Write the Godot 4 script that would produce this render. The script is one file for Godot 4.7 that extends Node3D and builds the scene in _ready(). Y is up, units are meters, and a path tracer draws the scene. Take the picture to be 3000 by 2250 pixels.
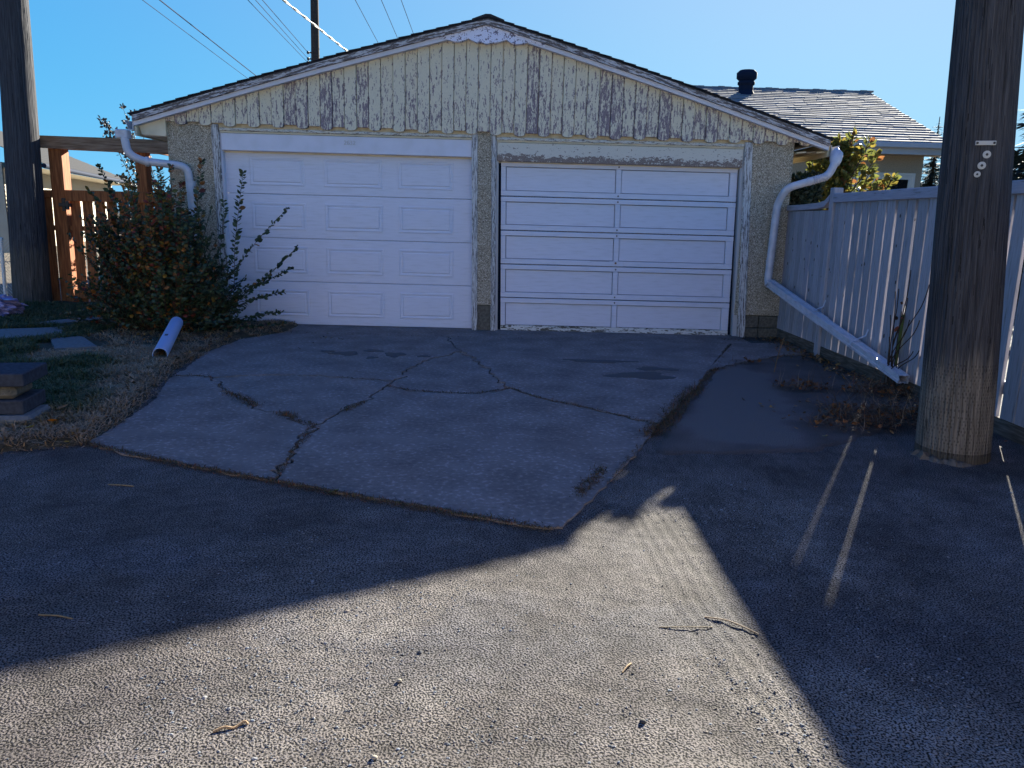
extends Node3D

var rng := RandomNumberGenerator.new()
var M := {}
var taken := {}

# ---------------------------------------------------------------- naming and tagging
func numbered(n: String) -> String:
	var k: int = taken.get(n, 0)
	taken[n] = k + 1
	return n if k == 0 else "%s_%03d" % [n, k]

func thing(called: String, label: String, category: String, at := Vector3.ZERO, group := "") -> Node3D:
	var o := Node3D.new()
	o.name = numbered(called)
	add_child(o)
	o.position = at
	tag(o, label, category, group)
	return o

func tag(o: Node, label: String, category: String, group := "") -> void:
	o.set_meta("label", label)
	o.set_meta("category", category)
	if group != "":
		o.set_meta("group", group)

func part(called: String, mesh: Mesh, mat: Material, parent: Node, kind := "", at := Vector3.ZERO) -> MeshInstance3D:
	var o := MeshInstance3D.new()
	o.name = numbered(called) if parent == self else called
	o.mesh = mesh
	o.material_override = mat
	o.position = at
	if kind != "":
		o.set_meta("kind", kind)
	parent.add_child(o, true)
	return o

func group_part(called: String, parent: Node) -> Node3D:
	var o := Node3D.new()
	o.name = called
	parent.add_child(o, true)
	return o

# ---------------------------------------------------------------- mesh helpers
func mb() -> SurfaceTool:
	var st := SurfaceTool.new()
	st.begin(Mesh.PRIMITIVE_TRIANGLES)
	st.set_smooth_group(-1)
	return st

func fin(st: SurfaceTool) -> ArrayMesh:
	st.generate_normals()
	return st.commit()

func tri(st: SurfaceTool, a: Vector3, b: Vector3, c: Vector3, ua := Vector2.ZERO, ub := Vector2.ZERO, uc := Vector2.ZERO) -> void:
	# a b c counter-clockwise seen from the front
	st.set_uv(ua)
	st.add_vertex(a)
	st.set_uv(uc)
	st.add_vertex(c)
	st.set_uv(ub)
	st.add_vertex(b)

func quad(st: SurfaceTool, a: Vector3, b: Vector3, c: Vector3, d: Vector3, uv := [Vector2(0, 1), Vector2(1, 1), Vector2(1, 0), Vector2(0, 0)]) -> void:
	tri(st, a, b, c, uv[0], uv[1], uv[2])
	tri(st, a, c, d, uv[0], uv[2], uv[3])

# a box between two corners with its edges cut by ch, optionally turned by a transform; uv is laid over x and y
func box(st: SurfaceTool, lo: Vector3, hi: Vector3, ch := 0.0, tr := Transform3D(), uvr := Rect2(0, 0, 1, 1)) -> void:
	var c := (lo + hi) * 0.5
	var h := (hi - lo) * 0.5
	ch = minf(ch, minf(h.x, minf(h.y, h.z)) * 0.8)
	var faces := [[Vector3.RIGHT, Vector3.UP, Vector3.BACK], [Vector3.LEFT, Vector3.UP, Vector3.FORWARD], [Vector3.UP, Vector3.BACK, Vector3.RIGHT], [Vector3.DOWN, Vector3.BACK, Vector3.LEFT], [Vector3.BACK, Vector3.RIGHT, Vector3.UP], [Vector3.FORWARD, Vector3.LEFT, Vector3.UP]]
	var uvf := func(p: Vector3) -> Vector2:
		return Vector2(uvr.position.x + uvr.size.x * (p.x - lo.x) / maxf(hi.x - lo.x, 1e-6), uvr.position.y + uvr.size.y * (1.0 - (p.y - lo.y) / maxf(hi.y - lo.y, 1e-6)))
	for f in faces:
		var n: Vector3 = f[0]
		var a: Vector3 = f[1]
		var b: Vector3 = n.cross(a)
		var hn := absf(n.dot(h))
		var ha := absf(a.dot(h)) - ch
		var hb := absf(b.dot(h)) - ch
		var p := [c + n * hn - a * ha - b * hb, c + n * hn + a * ha - b * hb, c + n * hn + a * ha + b * hb, c + n * hn - a * ha + b * hb]
		quad(st, tr * p[0], tr * p[1], tr * p[2], tr * p[3], [uvf.call(p[0]), uvf.call(p[1]), uvf.call(p[2]), uvf.call(p[3])])
	if ch <= 0.0:
		return
	for ax in 3:
		var i := (ax + 1) % 3
		var j := (ax + 2) % 3
		for si in [-1.0, 1.0]:
			for sj in [-1.0, 1.0]:
				var q := []
				for e in [[-1.0, 0], [1.0, 0], [1.0, 1], [-1.0, 1]]:
					var p := Vector3.ZERO
					p[ax] = e[0] * (h[ax] - ch)
					p[i] = si * (h[i] - (0.0 if e[1] == 0 else ch))
					p[j] = sj * (h[j] - (ch if e[1] == 0 else 0.0))
					q.append(c + p)
				if si * sj < 0:
					q.reverse()
				quad(st, tr * q[0], tr * q[1], tr * q[2], tr * q[3], [uvf.call(q[0]), uvf.call(q[1]), uvf.call(q[2]), uvf.call(q[3])])
	for sx in [-1.0, 1.0]:
		for sy in [-1.0, 1.0]:
			for sz in [-1.0, 1.0]:
				var p0 := c + Vector3(sx * h.x, sy * (h.y - ch), sz * (h.z - ch))
				var p1 := c + Vector3(sx * (h.x - ch), sy * h.y, sz * (h.z - ch))
				var p2 := c + Vector3(sx * (h.x - ch), sy * (h.y - ch), sz * h.z)
				if sx * sy * sz > 0:
					tri(st, tr * p0, tr * p1, tr * p2, uvf.call(p0), uvf.call(p1), uvf.call(p2))
				else:
					tri(st, tr * p0, tr * p2, tr * p1, uvf.call(p0), uvf.call(p2), uvf.call(p1))

func box_mesh(lo: Vector3, hi: Vector3, ch := 0.004, uvr := Rect2(0, 0, 1, 1)) -> ArrayMesh:
	var st := mb()
	box(st, lo, hi, ch, Transform3D(), uvr)
	return fin(st)

# a polygon in x and y (counter-clockwise seen from +z) carried from z0 to z1; uvm: u = x*s.x+o.x, v = y*s.y+o.y
func prism(st: SurfaceTool, pts: PackedVector2Array, z0: float, z1: float, us := Vector2(1, -1), uo := Vector2.ZERO) -> void:
	if Geometry2D.is_polygon_clockwise(pts) == false:
		pass
	var area := 0.0
	for i in pts.size():
		area += pts[i].cross(pts[(i + 1) % pts.size()])
	if area < 0:
		pts.reverse()
	var ix := Geometry2D.triangulate_polygon(pts)
	for k in range(0, ix.size(), 3):
		var a := pts[ix[k]]
		var b := pts[ix[k + 1]]
		var c := pts[ix[k + 2]]
		if (b - a).cross(c - a) < 0:
			var t := b
			b = c
			c = t
		var ua := a * us + uo
		var ub := b * us + uo
		var uc := c * us + uo
		tri(st, Vector3(a.x, a.y, z1), Vector3(b.x, b.y, z1), Vector3(c.x, c.y, z1), ua, ub, uc)
		tri(st, Vector3(a.x, a.y, z0), Vector3(c.x, c.y, z0), Vector3(b.x, b.y, z0), ua, uc, ub)
	for i in pts.size():
		var a := pts[i]
		var b := pts[(i + 1) % pts.size()]
		quad(st, Vector3(a.x, a.y, z0), Vector3(b.x, b.y, z0), Vector3(b.x, b.y, z1), Vector3(a.x, a.y, z1), [a * us + uo, b * us + uo, b * us + uo, a * us + uo])

func prism_mesh(pts: PackedVector2Array, z0: float, z1: float, us := Vector2(1, -1), uo := Vector2.ZERO) -> ArrayMesh:
	var st := mb()
	prism(st, pts, z0, z1, us, uo)
	return fin(st)

# a flat plate on the ground: polygon in x and z, top at y1
func plate(st: SurfaceTool, pts: PackedVector2Array, y0: float, y1: float, ch := 0.0) -> void:
	var area := 0.0
	for i in pts.size():
		area += pts[i].cross(pts[(i + 1) % pts.size()])
	if area > 0:
		pts.reverse()          # counter-clockwise seen from above has x cross z negative
	var top := pts
	if ch > 0.0:
		var off := Geometry2D.offset_polygon(pts, -ch)
		if off.size() == 1 and off[0].size() == pts.size():
			pass
	var ix := Geometry2D.triangulate_polygon(top)
	for k in range(0, ix.size(), 3):
		var a := top[ix[k]]
		var b := top[ix[k + 1]]
		var c := top[ix[k + 2]]
		if (b - a).cross(c - a) > 0:
			var t := b
			b = c
			c = t
		tri(st, Vector3(a.x, y1, a.y), Vector3(b.x, y1, b.y), Vector3(c.x, y1, c.y), a, b, c)
	for i in pts.size():
		var a := pts[i]
		var b := pts[(i + 1) % pts.size()]
		quad(st, Vector3(a.x, y0, a.y), Vector3(b.x, y0, b.y), Vector3(b.x, y1, b.y), Vector3(a.x, y1, a.y))

# a round tube through points with radii
func tube(st: SurfaceTool, pts: Array, radii: Array, n := 8, caps := true) -> void:
	var rings := []
	var up := Vector3.UP
	var t0: Vector3 = (pts[1] - pts[0]).normalized()
	if absf(t0.dot(up)) > 0.9:
		up = Vector3.RIGHT
	var side := t0.cross(up).normalized()
	var run := 0.0
	for i in pts.size():
		var t: Vector3
		if i == 0:
			t = (pts[1] - pts[0]).normalized()
		elif i == pts.size() - 1:
			t = (pts[i] - pts[i - 1]).normalized()
		else:
			t = ((pts[i + 1] - pts[i]).normalized() + (pts[i] - pts[i - 1]).normalized()).normalized()
		side = (side - t * side.dot(t)).normalized()
		var nrm := t.cross(side)
		if i > 0:
			run += pts[i].distance_to(pts[i - 1])
		var ring := []
		var r: float = radii[i] if radii.size() > 1 else radii[0]
		for k in n + 1:
			var a := TAU * k / n
			ring.append([pts[i] + (side * cos(a) + nrm * sin(a)) * r, Vector2(float(k) / n, run)])
		rings.append(ring)
	st.set_smooth_group(0)
	for i in rings.size() - 1:
		for k in n:
			var a: Array = rings[i][k]
			var b: Array = rings[i][k + 1]
			var c: Array = rings[i + 1][k + 1]
			var d: Array = rings[i + 1][k]
			quad(st, a[0], b[0], c[0], d[0], [a[1], b[1], c[1], d[1]])
	st.set_smooth_group(-1)
	if caps:
		for k in range(1, n - 1):
			tri(st, rings[0][0][0], rings[0][k + 1][0], rings[0][k][0])
			var e: Array = rings[-1]
			tri(st, e[0][0], e[k][0], e[k + 1][0])

func tube_mesh(pts: Array, radii: Array, n := 8, caps := true) -> ArrayMesh:
	var st := mb()
	tube(st, pts, radii, n, caps)
	return fin(st)

func smooth_path(pts: Array, per := 6) -> Array:
	var c := Curve3D.new()
	for i in pts.size():
		var d := Vector3.ZERO
		if i > 0 and i < pts.size() - 1:
			d = (pts[i + 1] - pts[i - 1]) / 6.0
		c.add_point(pts[i], -d, d)
	var out := []
	for i in pts.size() - 1:
		for k in per:
			out.append(c.sample(i, float(k) / per))
	out.append(pts[-1])
	return out

# a path with rounded corners (pipe elbows)
func elbows(pts: Array, r: float, per := 5) -> Array:
	var out := [pts[0]]
	for i in range(1, pts.size() - 1):
		var a: Vector3 = pts[i - 1]
		var b: Vector3 = pts[i]
		var c: Vector3 = pts[i + 1]
		var rr := minf(r, minf(a.distance_to(b), b.distance_to(c)) * 0.48)
		var p := b + (a - b).normalized() * rr
		var q := b + (c - b).normalized() * rr
		for k in per + 1:
			var t := float(k) / per
			out.append(p.lerp(b, t).lerp(b.lerp(q, t), t))
	out.append(pts[-1])
	return out

func multi(called: String, mesh: Mesh, mat: Material, xs: Array, cols: PackedColorArray, parent: Node, at := Vector3.ZERO) -> MultiMeshInstance3D:
	var mm := MultiMesh.new()
	mm.transform_format = MultiMesh.TRANSFORM_3D
	mm.use_colors = cols.size() > 0
	mm.mesh = mesh
	mm.instance_count = xs.size()
	for i in xs.size():
		mm.set_instance_transform(i, xs[i])
		if cols.size() > 0:
			mm.set_instance_color(i, cols[i])
	var o := MultiMeshInstance3D.new()
	o.name = numbered(called) if parent == self else called
	o.multimesh = mm
	o.material_override = mat
	o.position = at
	o.set_meta("kind", "stuff")
	parent.add_child(o, true)
	return o

# ---------------------------------------------------------------- textures
func noise(sd: int, type: int, freq: float, oct := 4) -> FastNoiseLite:
	var n := FastNoiseLite.new()
	n.seed = sd
	n.noise_type = type
	n.frequency = freq
	n.fractal_octaves = oct
	n.fractal_type = FastNoiseLite.FRACTAL_FBM if oct > 1 else FastNoiseLite.FRACTAL_NONE
	n.cellular_return_type = FastNoiseLite.RETURN_DISTANCE
	return n

func ntex(n: FastNoiseLite, size: int, offs: Array, cols: Array, bump := 0.0) -> NoiseTexture2D:
	var t := NoiseTexture2D.new()
	t.width = size
	t.height = size
	t.seamless = true
	t.generate_mipmaps = false
	t.noise = n
	if bump > 0.0:
		t.as_normal_map = true
		t.bump_strength = bump
	elif cols.size():
		var g := Gradient.new()
		g.offsets = PackedFloat32Array(offs)
		g.colors = PackedColorArray(cols.map(func(c): return Color(c, c, c).linear_to_srgb() if c is float else c.linear_to_srgb()))
		t.color_ramp = g
	return t

func mat(albedo: Color, rough := 0.8, spec := 0.4) -> StandardMaterial3D:
	var m := StandardMaterial3D.new()
	m.albedo_color = albedo.linear_to_srgb()
	m.roughness = rough
	m.metallic_specular = spec
	return m

func tri_mat(t: Texture2D, scale: Vector3, rough := 0.85, spec := 0.35, tint := Color(1, 1, 1), world := true) -> StandardMaterial3D:
	var m := mat(tint, rough, spec)
	m.albedo_texture = t
	m.uv1_triplanar = true
	m.uv1_world_triplanar = world
	m.uv1_scale = scale
	return m

# flaking paint over grey wood; streaks run along v (vertical) when along is true
func peel_tex(w: int, h: int, sx: float, sy: float, thr: float, paint: Color, wood: Color, sd: int, bias: Callable) -> ImageTexture:
	var a := noise(sd, FastNoiseLite.TYPE_SIMPLEX_SMOOTH, 1.0, 3)
	var b := noise(sd + 7, FastNoiseLite.TYPE_SIMPLEX, 1.0, 2)
	var data := PackedByteArray()
	data.resize(w * h * 3)
	var k := 0
	for y in h:
		var v := float(y) / h
		for x in w:
			var u := float(x) / w
			var n := a.get_noise_2d(u * sx, v * sy) + 0.55 * b.get_noise_2d(u * sx * 3.3, v * sy * 3.0)
			var n2 := b.get_noise_2d(u * sx * 5.0 + 90.0, v * sy * 5.0)
			var p: float = n + bias.call(u, v)
			var c: Color
			if p > thr:
				c = wood * (1.0 + 0.45 * n2)
			elif p > thr - 0.05:
				c = paint * 1.06
			else:
				c = paint * (1.0 + 0.08 * n2 - 0.05 * absf(n))
			c = c.clamp().linear_to_srgb()
			data[k] = int(c.r * 255.0)
			data[k + 1] = int(c.g * 255.0)
			data[k + 2] = int(c.b * 255.0)
			k += 3
	return ImageTexture.create_from_image(Image.create_from_data(w, h, false, Image.FORMAT_RGB8, data))

func uv_mat(t: Texture2D, rough := 0.8, spec := 0.35) -> StandardMaterial3D:
	var m := mat(Color(1, 1, 1), rough, spec)
	m.albedo_texture = t
	return m

func make_materials() -> void:
	var sim := FastNoiseLite.TYPE_SIMPLEX_SMOOTH
	var cel := FastNoiseLite.TYPE_CELLULAR
	# asphalt: bound aggregate, 1.0 m tile
	var agg := noise(3, sim, 0.105, 2)
	var asp := mat(Color(1, 1, 1), 0.92, 0.25)
	asp.albedo_texture = ntex(agg, 1024, [0.0, 0.38, 0.46, 0.55, 1.0], [0.05, 0.08, 0.6, 0.86, 1.0])
	asp.vertex_color_use_as_albedo = true
	asp.heightmap_enabled = false
	asp.normal_enabled = true
	asp.normal_texture = ntex(agg, 1024, [], [], 2.6)
	asp.normal_scale = 1.0
	asp.uv1_scale = Vector3(0.95, 0.95, 1)
	asp.detail_enabled = true
	asp.detail_albedo = ntex(noise(9, sim, 0.006, 5), 512, [0.0, 0.5, 1.0], [Color(0.62, 0.6, 0.58), Color(0.9, 0.88, 0.86), Color(1, 1, 1)])
	asp.detail_blend_mode = BaseMaterial3D.BLEND_MODE_MUL
	asp.detail_uv_layer = BaseMaterial3D.DETAIL_UV_2
	M.asphalt = asp
	# concrete
	var cn := noise(11, sim, 0.006, 7)
	M.concrete = tri_mat(ntex(cn, 1024, [0.0, 0.4, 0.6, 1.0], [Color(0.2, 0.158, 0.14), Color(0.255, 0.205, 0.184), Color(0.285, 0.23, 0.208), Color(0.34, 0.277, 0.252)]), Vector3(0.31, 0.31, 0.31), 0.9, 0.25)
	var pit := noise(12, sim, 0.3, 2)
	M.concrete.normal_enabled = true
	M.concrete.normal_texture = ntex(pit, 1024, [], [], 1.5)
	M.concrete.normal_scale = 0.6
	var spk := ntex(noise(13, sim, 0.07, 4), 1024, [0.0, 0.2, 0.3, 0.6, 0.68, 0.76, 1.0], [Color(0.36, 0.36, 0.36), Color(0.52, 0.52, 0.52), Color(0.61, 0.61, 0.61), Color(0.64, 0.64, 0.64), Color(0.72, 0.72, 0.72), Color(1, 1, 1), Color(1, 1, 1)])
	M.concrete.detail_enabled = true
	M.concrete.detail_albedo = spk
	M.concrete.detail_blend_mode = BaseMaterial3D.BLEND_MODE_MUL
	# soil
	M.soil = tri_mat(ntex(noise(15, sim, 0.05, 5), 512, [0.0, 0.5, 1.0], [Color(0.02, 0.017, 0.013), Color(0.05, 0.042, 0.033), Color(0.11, 0.09, 0.07)]), Vector3(1, 1, 1), 0.95, 0.2)
	M.soil.normal_enabled = true
	M.soil.normal_texture = ntex(noise(16, sim, 0.08, 4), 512, [], [], 6.0)
	M.patch = tri_mat(ntex(noise(17, sim, 0.1, 4), 1024, [0.0, 0.4, 0.6, 1.0], [Color(0.05, 0.042, 0.039), Color(0.1, 0.088, 0.083), Color(0.13, 0.114, 0.107), Color(0.24, 0.212, 0.2)]), Vector3(1, 1, 1), 0.9, 0.3)
	M.patch.normal_enabled = true
	M.patch.normal_texture = ntex(noise(18, sim, 0.12, 3), 1024, [], [], 5.0)
	# stucco with stone dash
	var sn := noise(21, cel, 0.09, 1)
	sn.cellular_return_type = FastNoiseLite.RETURN_CELL_VALUE
	M.stucco = tri_mat(ntex(sn, 1024, [0.0, 0.25, 0.6, 0.85, 1.0], [Color(0.14, 0.118, 0.088), Color(0.25, 0.213, 0.16), Color(0.38, 0.33, 0.25), Color(0.48, 0.42, 0.335), Color(0.7, 0.63, 0.53)]), Vector3(1.4, 1.4, 1.4), 0.95, 0.2)
	M.stucco.normal_enabled = true
	M.stucco.normal_texture = ntex(noise(22, cel, 0.09, 1), 1024, [], [], 5.0)
	M.block = tri_mat(ntex(noise(23, sim, 0.03, 5), 512, [0.0, 0.5, 1.0], [Color(0.08, 0.075, 0.062), Color(0.13, 0.12, 0.1), Color(0.18, 0.165, 0.14)]), Vector3(1.5, 1.5, 1.5), 0.95, 0.2)
	M.block.normal_enabled = true
	M.block.normal_texture = ntex(noise(24, sim, 0.1, 4), 512, [], [], 4.0)
	# paints
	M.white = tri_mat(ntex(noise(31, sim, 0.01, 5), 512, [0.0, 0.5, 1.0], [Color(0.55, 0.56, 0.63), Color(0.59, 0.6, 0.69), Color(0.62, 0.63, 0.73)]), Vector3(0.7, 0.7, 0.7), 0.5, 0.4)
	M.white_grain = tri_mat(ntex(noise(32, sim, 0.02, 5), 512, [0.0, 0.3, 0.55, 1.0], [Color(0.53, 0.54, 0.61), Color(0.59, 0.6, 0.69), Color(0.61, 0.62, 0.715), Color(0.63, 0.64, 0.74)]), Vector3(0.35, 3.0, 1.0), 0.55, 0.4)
	M.white_grain.normal_enabled = true
	M.white_grain.normal_texture = ntex(noise(33, sim, 0.05, 4), 512, [], [], 1.2)
	M.white_grain.normal_scale = 0.18
	M.cream = tri_mat(ntex(noise(34, sim, 0.012, 5), 512, [0.0, 0.5, 1.0], [Color(0.5, 0.45, 0.34), Color(0.6, 0.54, 0.41), Color(0.65, 0.59, 0.46)]), Vector3(0.8, 0.8, 0.8), 0.6, 0.35)
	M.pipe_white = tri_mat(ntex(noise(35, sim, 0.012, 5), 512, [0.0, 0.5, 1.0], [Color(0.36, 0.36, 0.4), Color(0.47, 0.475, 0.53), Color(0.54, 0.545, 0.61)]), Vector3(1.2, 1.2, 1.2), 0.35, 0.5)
	M.pipe_blue = mat(Color(0.34, 0.42, 0.62), 0.35, 0.5)
	M.seam = mat(Color(0.14, 0.14, 0.16), 0.9, 0.2)
	M.number = mat(Color(0.47, 0.47, 0.49), 0.7, 0.3)
	M.shingle_dark = tri_mat(ntex(noise(41, sim, 0.2, 3), 512, [0.0, 0.5, 1.0], [Color(0.02, 0.02, 0.024), Color(0.035, 0.035, 0.04), Color(0.07, 0.07, 0.075)]), Vector3(1.5, 1.5, 1.5), 0.95, 0.2)
	# house shingles: tone per instance comes from the vertex colours
	M.shingle_grey = tri_mat(ntex(noise(42, sim, 0.12, 4), 512, [0.0, 0.5, 1.0], [Color(0.45, 0.43, 0.43), Color(0.7, 0.68, 0.67), Color(1, 1, 1)]), Vector3(1.2, 1.2, 1.2), 0.95, 0.2)
	M.shingle_grey.vertex_color_use_as_albedo = true
	M.plaster = tri_mat(ntex(noise(43, sim, 0.08, 4), 512, [0.0, 0.5, 1.0], [Color(0.25, 0.21, 0.165), Color(0.33, 0.285, 0.225), Color(0.4, 0.35, 0.28)]), Vector3(0.8, 0.8, 0.8), 0.9, 0.25)
	M.eave_metal = mat(Color(0.42, 0.42, 0.44), 0.45, 0.5)
	M.soffit_tan = tri_mat(ntex(noise(44, sim, 0.01, 5), 512, [0.0, 0.5, 1.0], [Color(0.42, 0.33, 0.2), Color(0.55, 0.45, 0.29), Color(0.62, 0.53, 0.36)]), Vector3(2, 2, 0.2), 0.8, 0.3)
	M.soffit_brown = tri_mat(ntex(noise(45, sim, 0.01, 5), 512, [0.0, 0.5, 1.0], [Color(0.15, 0.1, 0.06), Color(0.25, 0.18, 0.11), Color(0.36, 0.28, 0.18)]), Vector3(2, 2, 0.2), 0.85, 0.3)
	M.vent_metal = mat(Color(0.012, 0.018, 0.036), 0.8, 0.2)
	M.frame_white = mat(Color(0.6, 0.6, 0.58), 0.5, 0.4)
	var gl := mat(Color(0.012, 0.014, 0.016), 0.06, 0.6)
	M.glass = gl
	# wood
	var wood_n := noise(51, sim, 0.012, 5)
	var cedar := [Color(0.14, 0.046, 0.017), Color(0.27, 0.092, 0.032), Color(0.4, 0.155, 0.06)]
	M.cedar = tri_mat(ntex(wood_n, 512, [0.0, 0.5, 1.0], cedar), Vector3(5, 0.45, 5), 0.75, 0.3)
	M.cedar.normal_enabled = true
	M.cedar.normal_texture = ntex(wood_n, 512, [], [], 1.5)
	M.cedar_across = tri_mat(ntex(wood_n, 512, [0.0, 0.5, 1.0], [Color(0.13, 0.075, 0.045), Color(0.22, 0.14, 0.09), Color(0.34, 0.24, 0.16)]), Vector3(0.45, 5, 5), 0.75, 0.3)
	M.dark_metal = mat(Color(0.015, 0.015, 0.017), 0.45, 0.5)
	M.steel = mat(Color(0.5, 0.5, 0.5), 0.4, 0.5)
	M.steel.metallic = 0.7
	M.galvanised = mat(Color(0.42, 0.41, 0.38), 0.5, 0.5)
	var fence_n := noise(52, sim, 0.012, 5)
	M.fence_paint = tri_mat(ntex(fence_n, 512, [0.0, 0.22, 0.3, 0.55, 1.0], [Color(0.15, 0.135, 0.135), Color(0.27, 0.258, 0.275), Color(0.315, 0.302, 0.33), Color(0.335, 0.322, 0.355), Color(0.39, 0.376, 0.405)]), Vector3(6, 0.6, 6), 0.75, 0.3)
	M.fence_paint.normal_enabled = true
	M.fence_paint.normal_texture = ntex(fence_n, 512, [], [], 1.0)
	for k in 5:
		var v: float = [0.82, 0.9, 0.97, 1.0, 0.87][k]
		var fm: StandardMaterial3D = M.fence_paint.duplicate()
		fm.albedo_color = Color(v, v * [1.0, 0.985, 1.0, 0.99, 1.01][k], v * [0.98, 1.0, 1.0, 0.97, 1.0][k]).linear_to_srgb()
		fm.uv1_offset = Vector3(k * 0.37, k * 0.21, k * 0.13)
		M["fence_board_%d" % k] = fm
	M.fence_rail = tri_mat(ntex(fence_n, 512, [0.0, 0.22, 0.3, 0.55, 1.0], [Color(0.17, 0.155, 0.16), Color(0.26, 0.25, 0.28), Color(0.3, 0.29, 0.335), Color(0.32, 0.31, 0.36), Color(0.36, 0.35, 0.4)]), Vector3(6, 6, 0.6), 0.75, 0.3)
	M.kick = tri_mat(ntex(fence_n, 512, [0.0, 0.5, 1.0], [Color(0.05, 0.042, 0.035), Color(0.1, 0.085, 0.07), Color(0.17, 0.15, 0.13)]), Vector3(6, 6, 0.6), 0.9, 0.2)
	M.fence_far = tri_mat(ntex(fence_n, 512, [0.0, 0.5, 1.0], [Color(0.33, 0.28, 0.24), Color(0.4, 0.345, 0.295), Color(0.46, 0.4, 0.345)]), Vector3(3, 0.4, 3), 0.85, 0.3)
	M.siding = tri_mat(ntex(noise(53, sim, 0.01, 4), 256, [0.0, 1.0], [Color(0.36, 0.32, 0.25), Color(0.42, 0.38, 0.3)]), Vector3(0.5, 0.5, 0.5), 0.6, 0.35)
	M.bark = tri_mat(ntex(noise(54, sim, 0.03, 5), 256, [0.0, 0.5, 1.0], [Color(0.03, 0.022, 0.018), Color(0.065, 0.05, 0.04), Color(0.11, 0.09, 0.075)]), Vector3(6, 1.5, 6), 0.9, 0.2)
	M.stem = mat(Color(0.05, 0.03, 0.02), 0.8, 0.3)
	M.dry = mat(Color(1, 1, 1), 0.85, 0.2)
	M.dry.vertex_color_use_as_albedo = true
	M.leaf = mat(Color(1, 1, 1), 0.5, 0.4)
	M.leaf.vertex_color_use_as_albedo = true
	M.leaf.backlight = Color(0.35, 0.35, 0.35)
	M.leaf.backlight_enabled = true
	M.leaf_sun = mat(Color(1, 1, 1), 0.5, 0.4)
	M.leaf_sun.vertex_color_use_as_albedo = true
	M.leaf_sun.backlight = Color(0.9, 0.9, 0.9)
	M.leaf_sun.backlight_enabled = true
	M.grass = mat(Color(1, 1, 1), 0.7, 0.3)
	M.grass.vertex_color_use_as_albedo = true
	M.needle = mat(Color(1, 1, 1), 0.7, 0.3)
	M.needle.vertex_color_use_as_albedo = true
	M.lawn = tri_mat(ntex(noise(55, sim, 0.04, 5), 512, [0.0, 0.5, 1.0], [Color(0.03, 0.026, 0.018), Color(0.06, 0.05, 0.034), Color(0.1, 0.082, 0.055)]), Vector3(0.8, 0.8, 0.8), 0.95, 0.2)
	M.slate = tri_mat(ntex(noise(56, sim, 0.03, 5), 512, [0.0, 0.5, 1.0], [Color(0.07, 0.075, 0.08), Color(0.11, 0.115, 0.12), Color(0.15, 0.155, 0.16)]), Vector3(1.2, 1.2, 1.2), 0.8, 0.35)
	M.slate_dark = tri_mat(ntex(noise(57, sim, 0.03, 5), 512, [0.0, 0.5, 1.0], [Color(0.028, 0.031, 0.04), Color(0.042, 0.047, 0.06), Color(0.06, 0.066, 0.082)]), Vector3(1.5, 1.5, 1.5), 0.95, 0.12)
	M.bag = mat(Color(0.2, 0.19, 0.36), 0.3, 0.5)
	M.pebble = mat(Color(1, 1, 1), 0.85, 0.3)
	M.pebble.vertex_color_use_as_albedo = true
	M.wire = mat(Color(0.05, 0.055, 0.08), 1.0, 0.0)
	M.wire_white = mat(Color(0.6, 0.58, 0.55), 0.6, 0.4)

func pole_texture(sd: int, pale_until: float, height: float, dark: Color, pale: Color, incised: bool) -> ImageTexture:
	# u goes round the pole, v up it; image row 0 is v = 0 (base)
	var w := 384
	var h := 1024
	var a := noise(sd, FastNoiseLite.TYPE_SIMPLEX_SMOOTH, 1.0, 4)
	var crack := noise(sd + 3, FastNoiseLite.TYPE_SIMPLEX_SMOOTH, 1.0, 2)
	var data := PackedByteArray()
	data.resize(w * h * 3)
	var k := 0
	for y in h:
		var m := height * y / h
		for x in w:
			var an := TAU * x / w
			var cx := cos(an)
			var cz := sin(an)
			var n := a.get_noise_3d(cx * 9.0, m * 0.9, cz * 9.0)
			var f := a.get_noise_3d(cx * 42.0, m * 3.0, cz * 42.0)
			var ck := absf(crack.get_noise_3d(cx * 5.0, m * 0.28, cz * 5.0))
			var edge := pale_until + 0.2 * a.get_noise_3d(cx * 3.0, 5.0, cz * 3.0) + 0.07 * f
			var t := smoothstep(edge - 0.09, edge + 0.14, m)
			var c := pale.lerp(dark, t)
			c = c * (1.0 + 0.5 * n + 0.75 * f)
			if ck < 0.016:
				c = c * 0.35
			if incised and m < pale_until + 0.05 and m > 0.04:
				var row := int(m / 0.021)
				var du := fposmod(float(x) / w * 62.0 + (0.5 if row % 2 else 0.0), 1.0)
				var dv := fposmod(m / 0.021, 1.0)
				if absf(du - 0.5) < 0.16 and absf(dv - 0.5) < 0.3 and a.get_noise_2d(floor(float(x) / w * 62.0) * 7.3, row * 5.1) > -0.12:
					c = c * 0.55
			if incised and m < 0.06:
				c = c * 0.5
			c = c.clamp().linear_to_srgb()
			data[k] = int(c.r * 255.0)
			data[k + 1] = int(c.g * 255.0)
			data[k + 2] = int(c.b * 255.0)
			k += 3
	return ImageTexture.create_from_image(Image.create_from_data(w, h, false, Image.FORMAT_RGB8, data))

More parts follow.
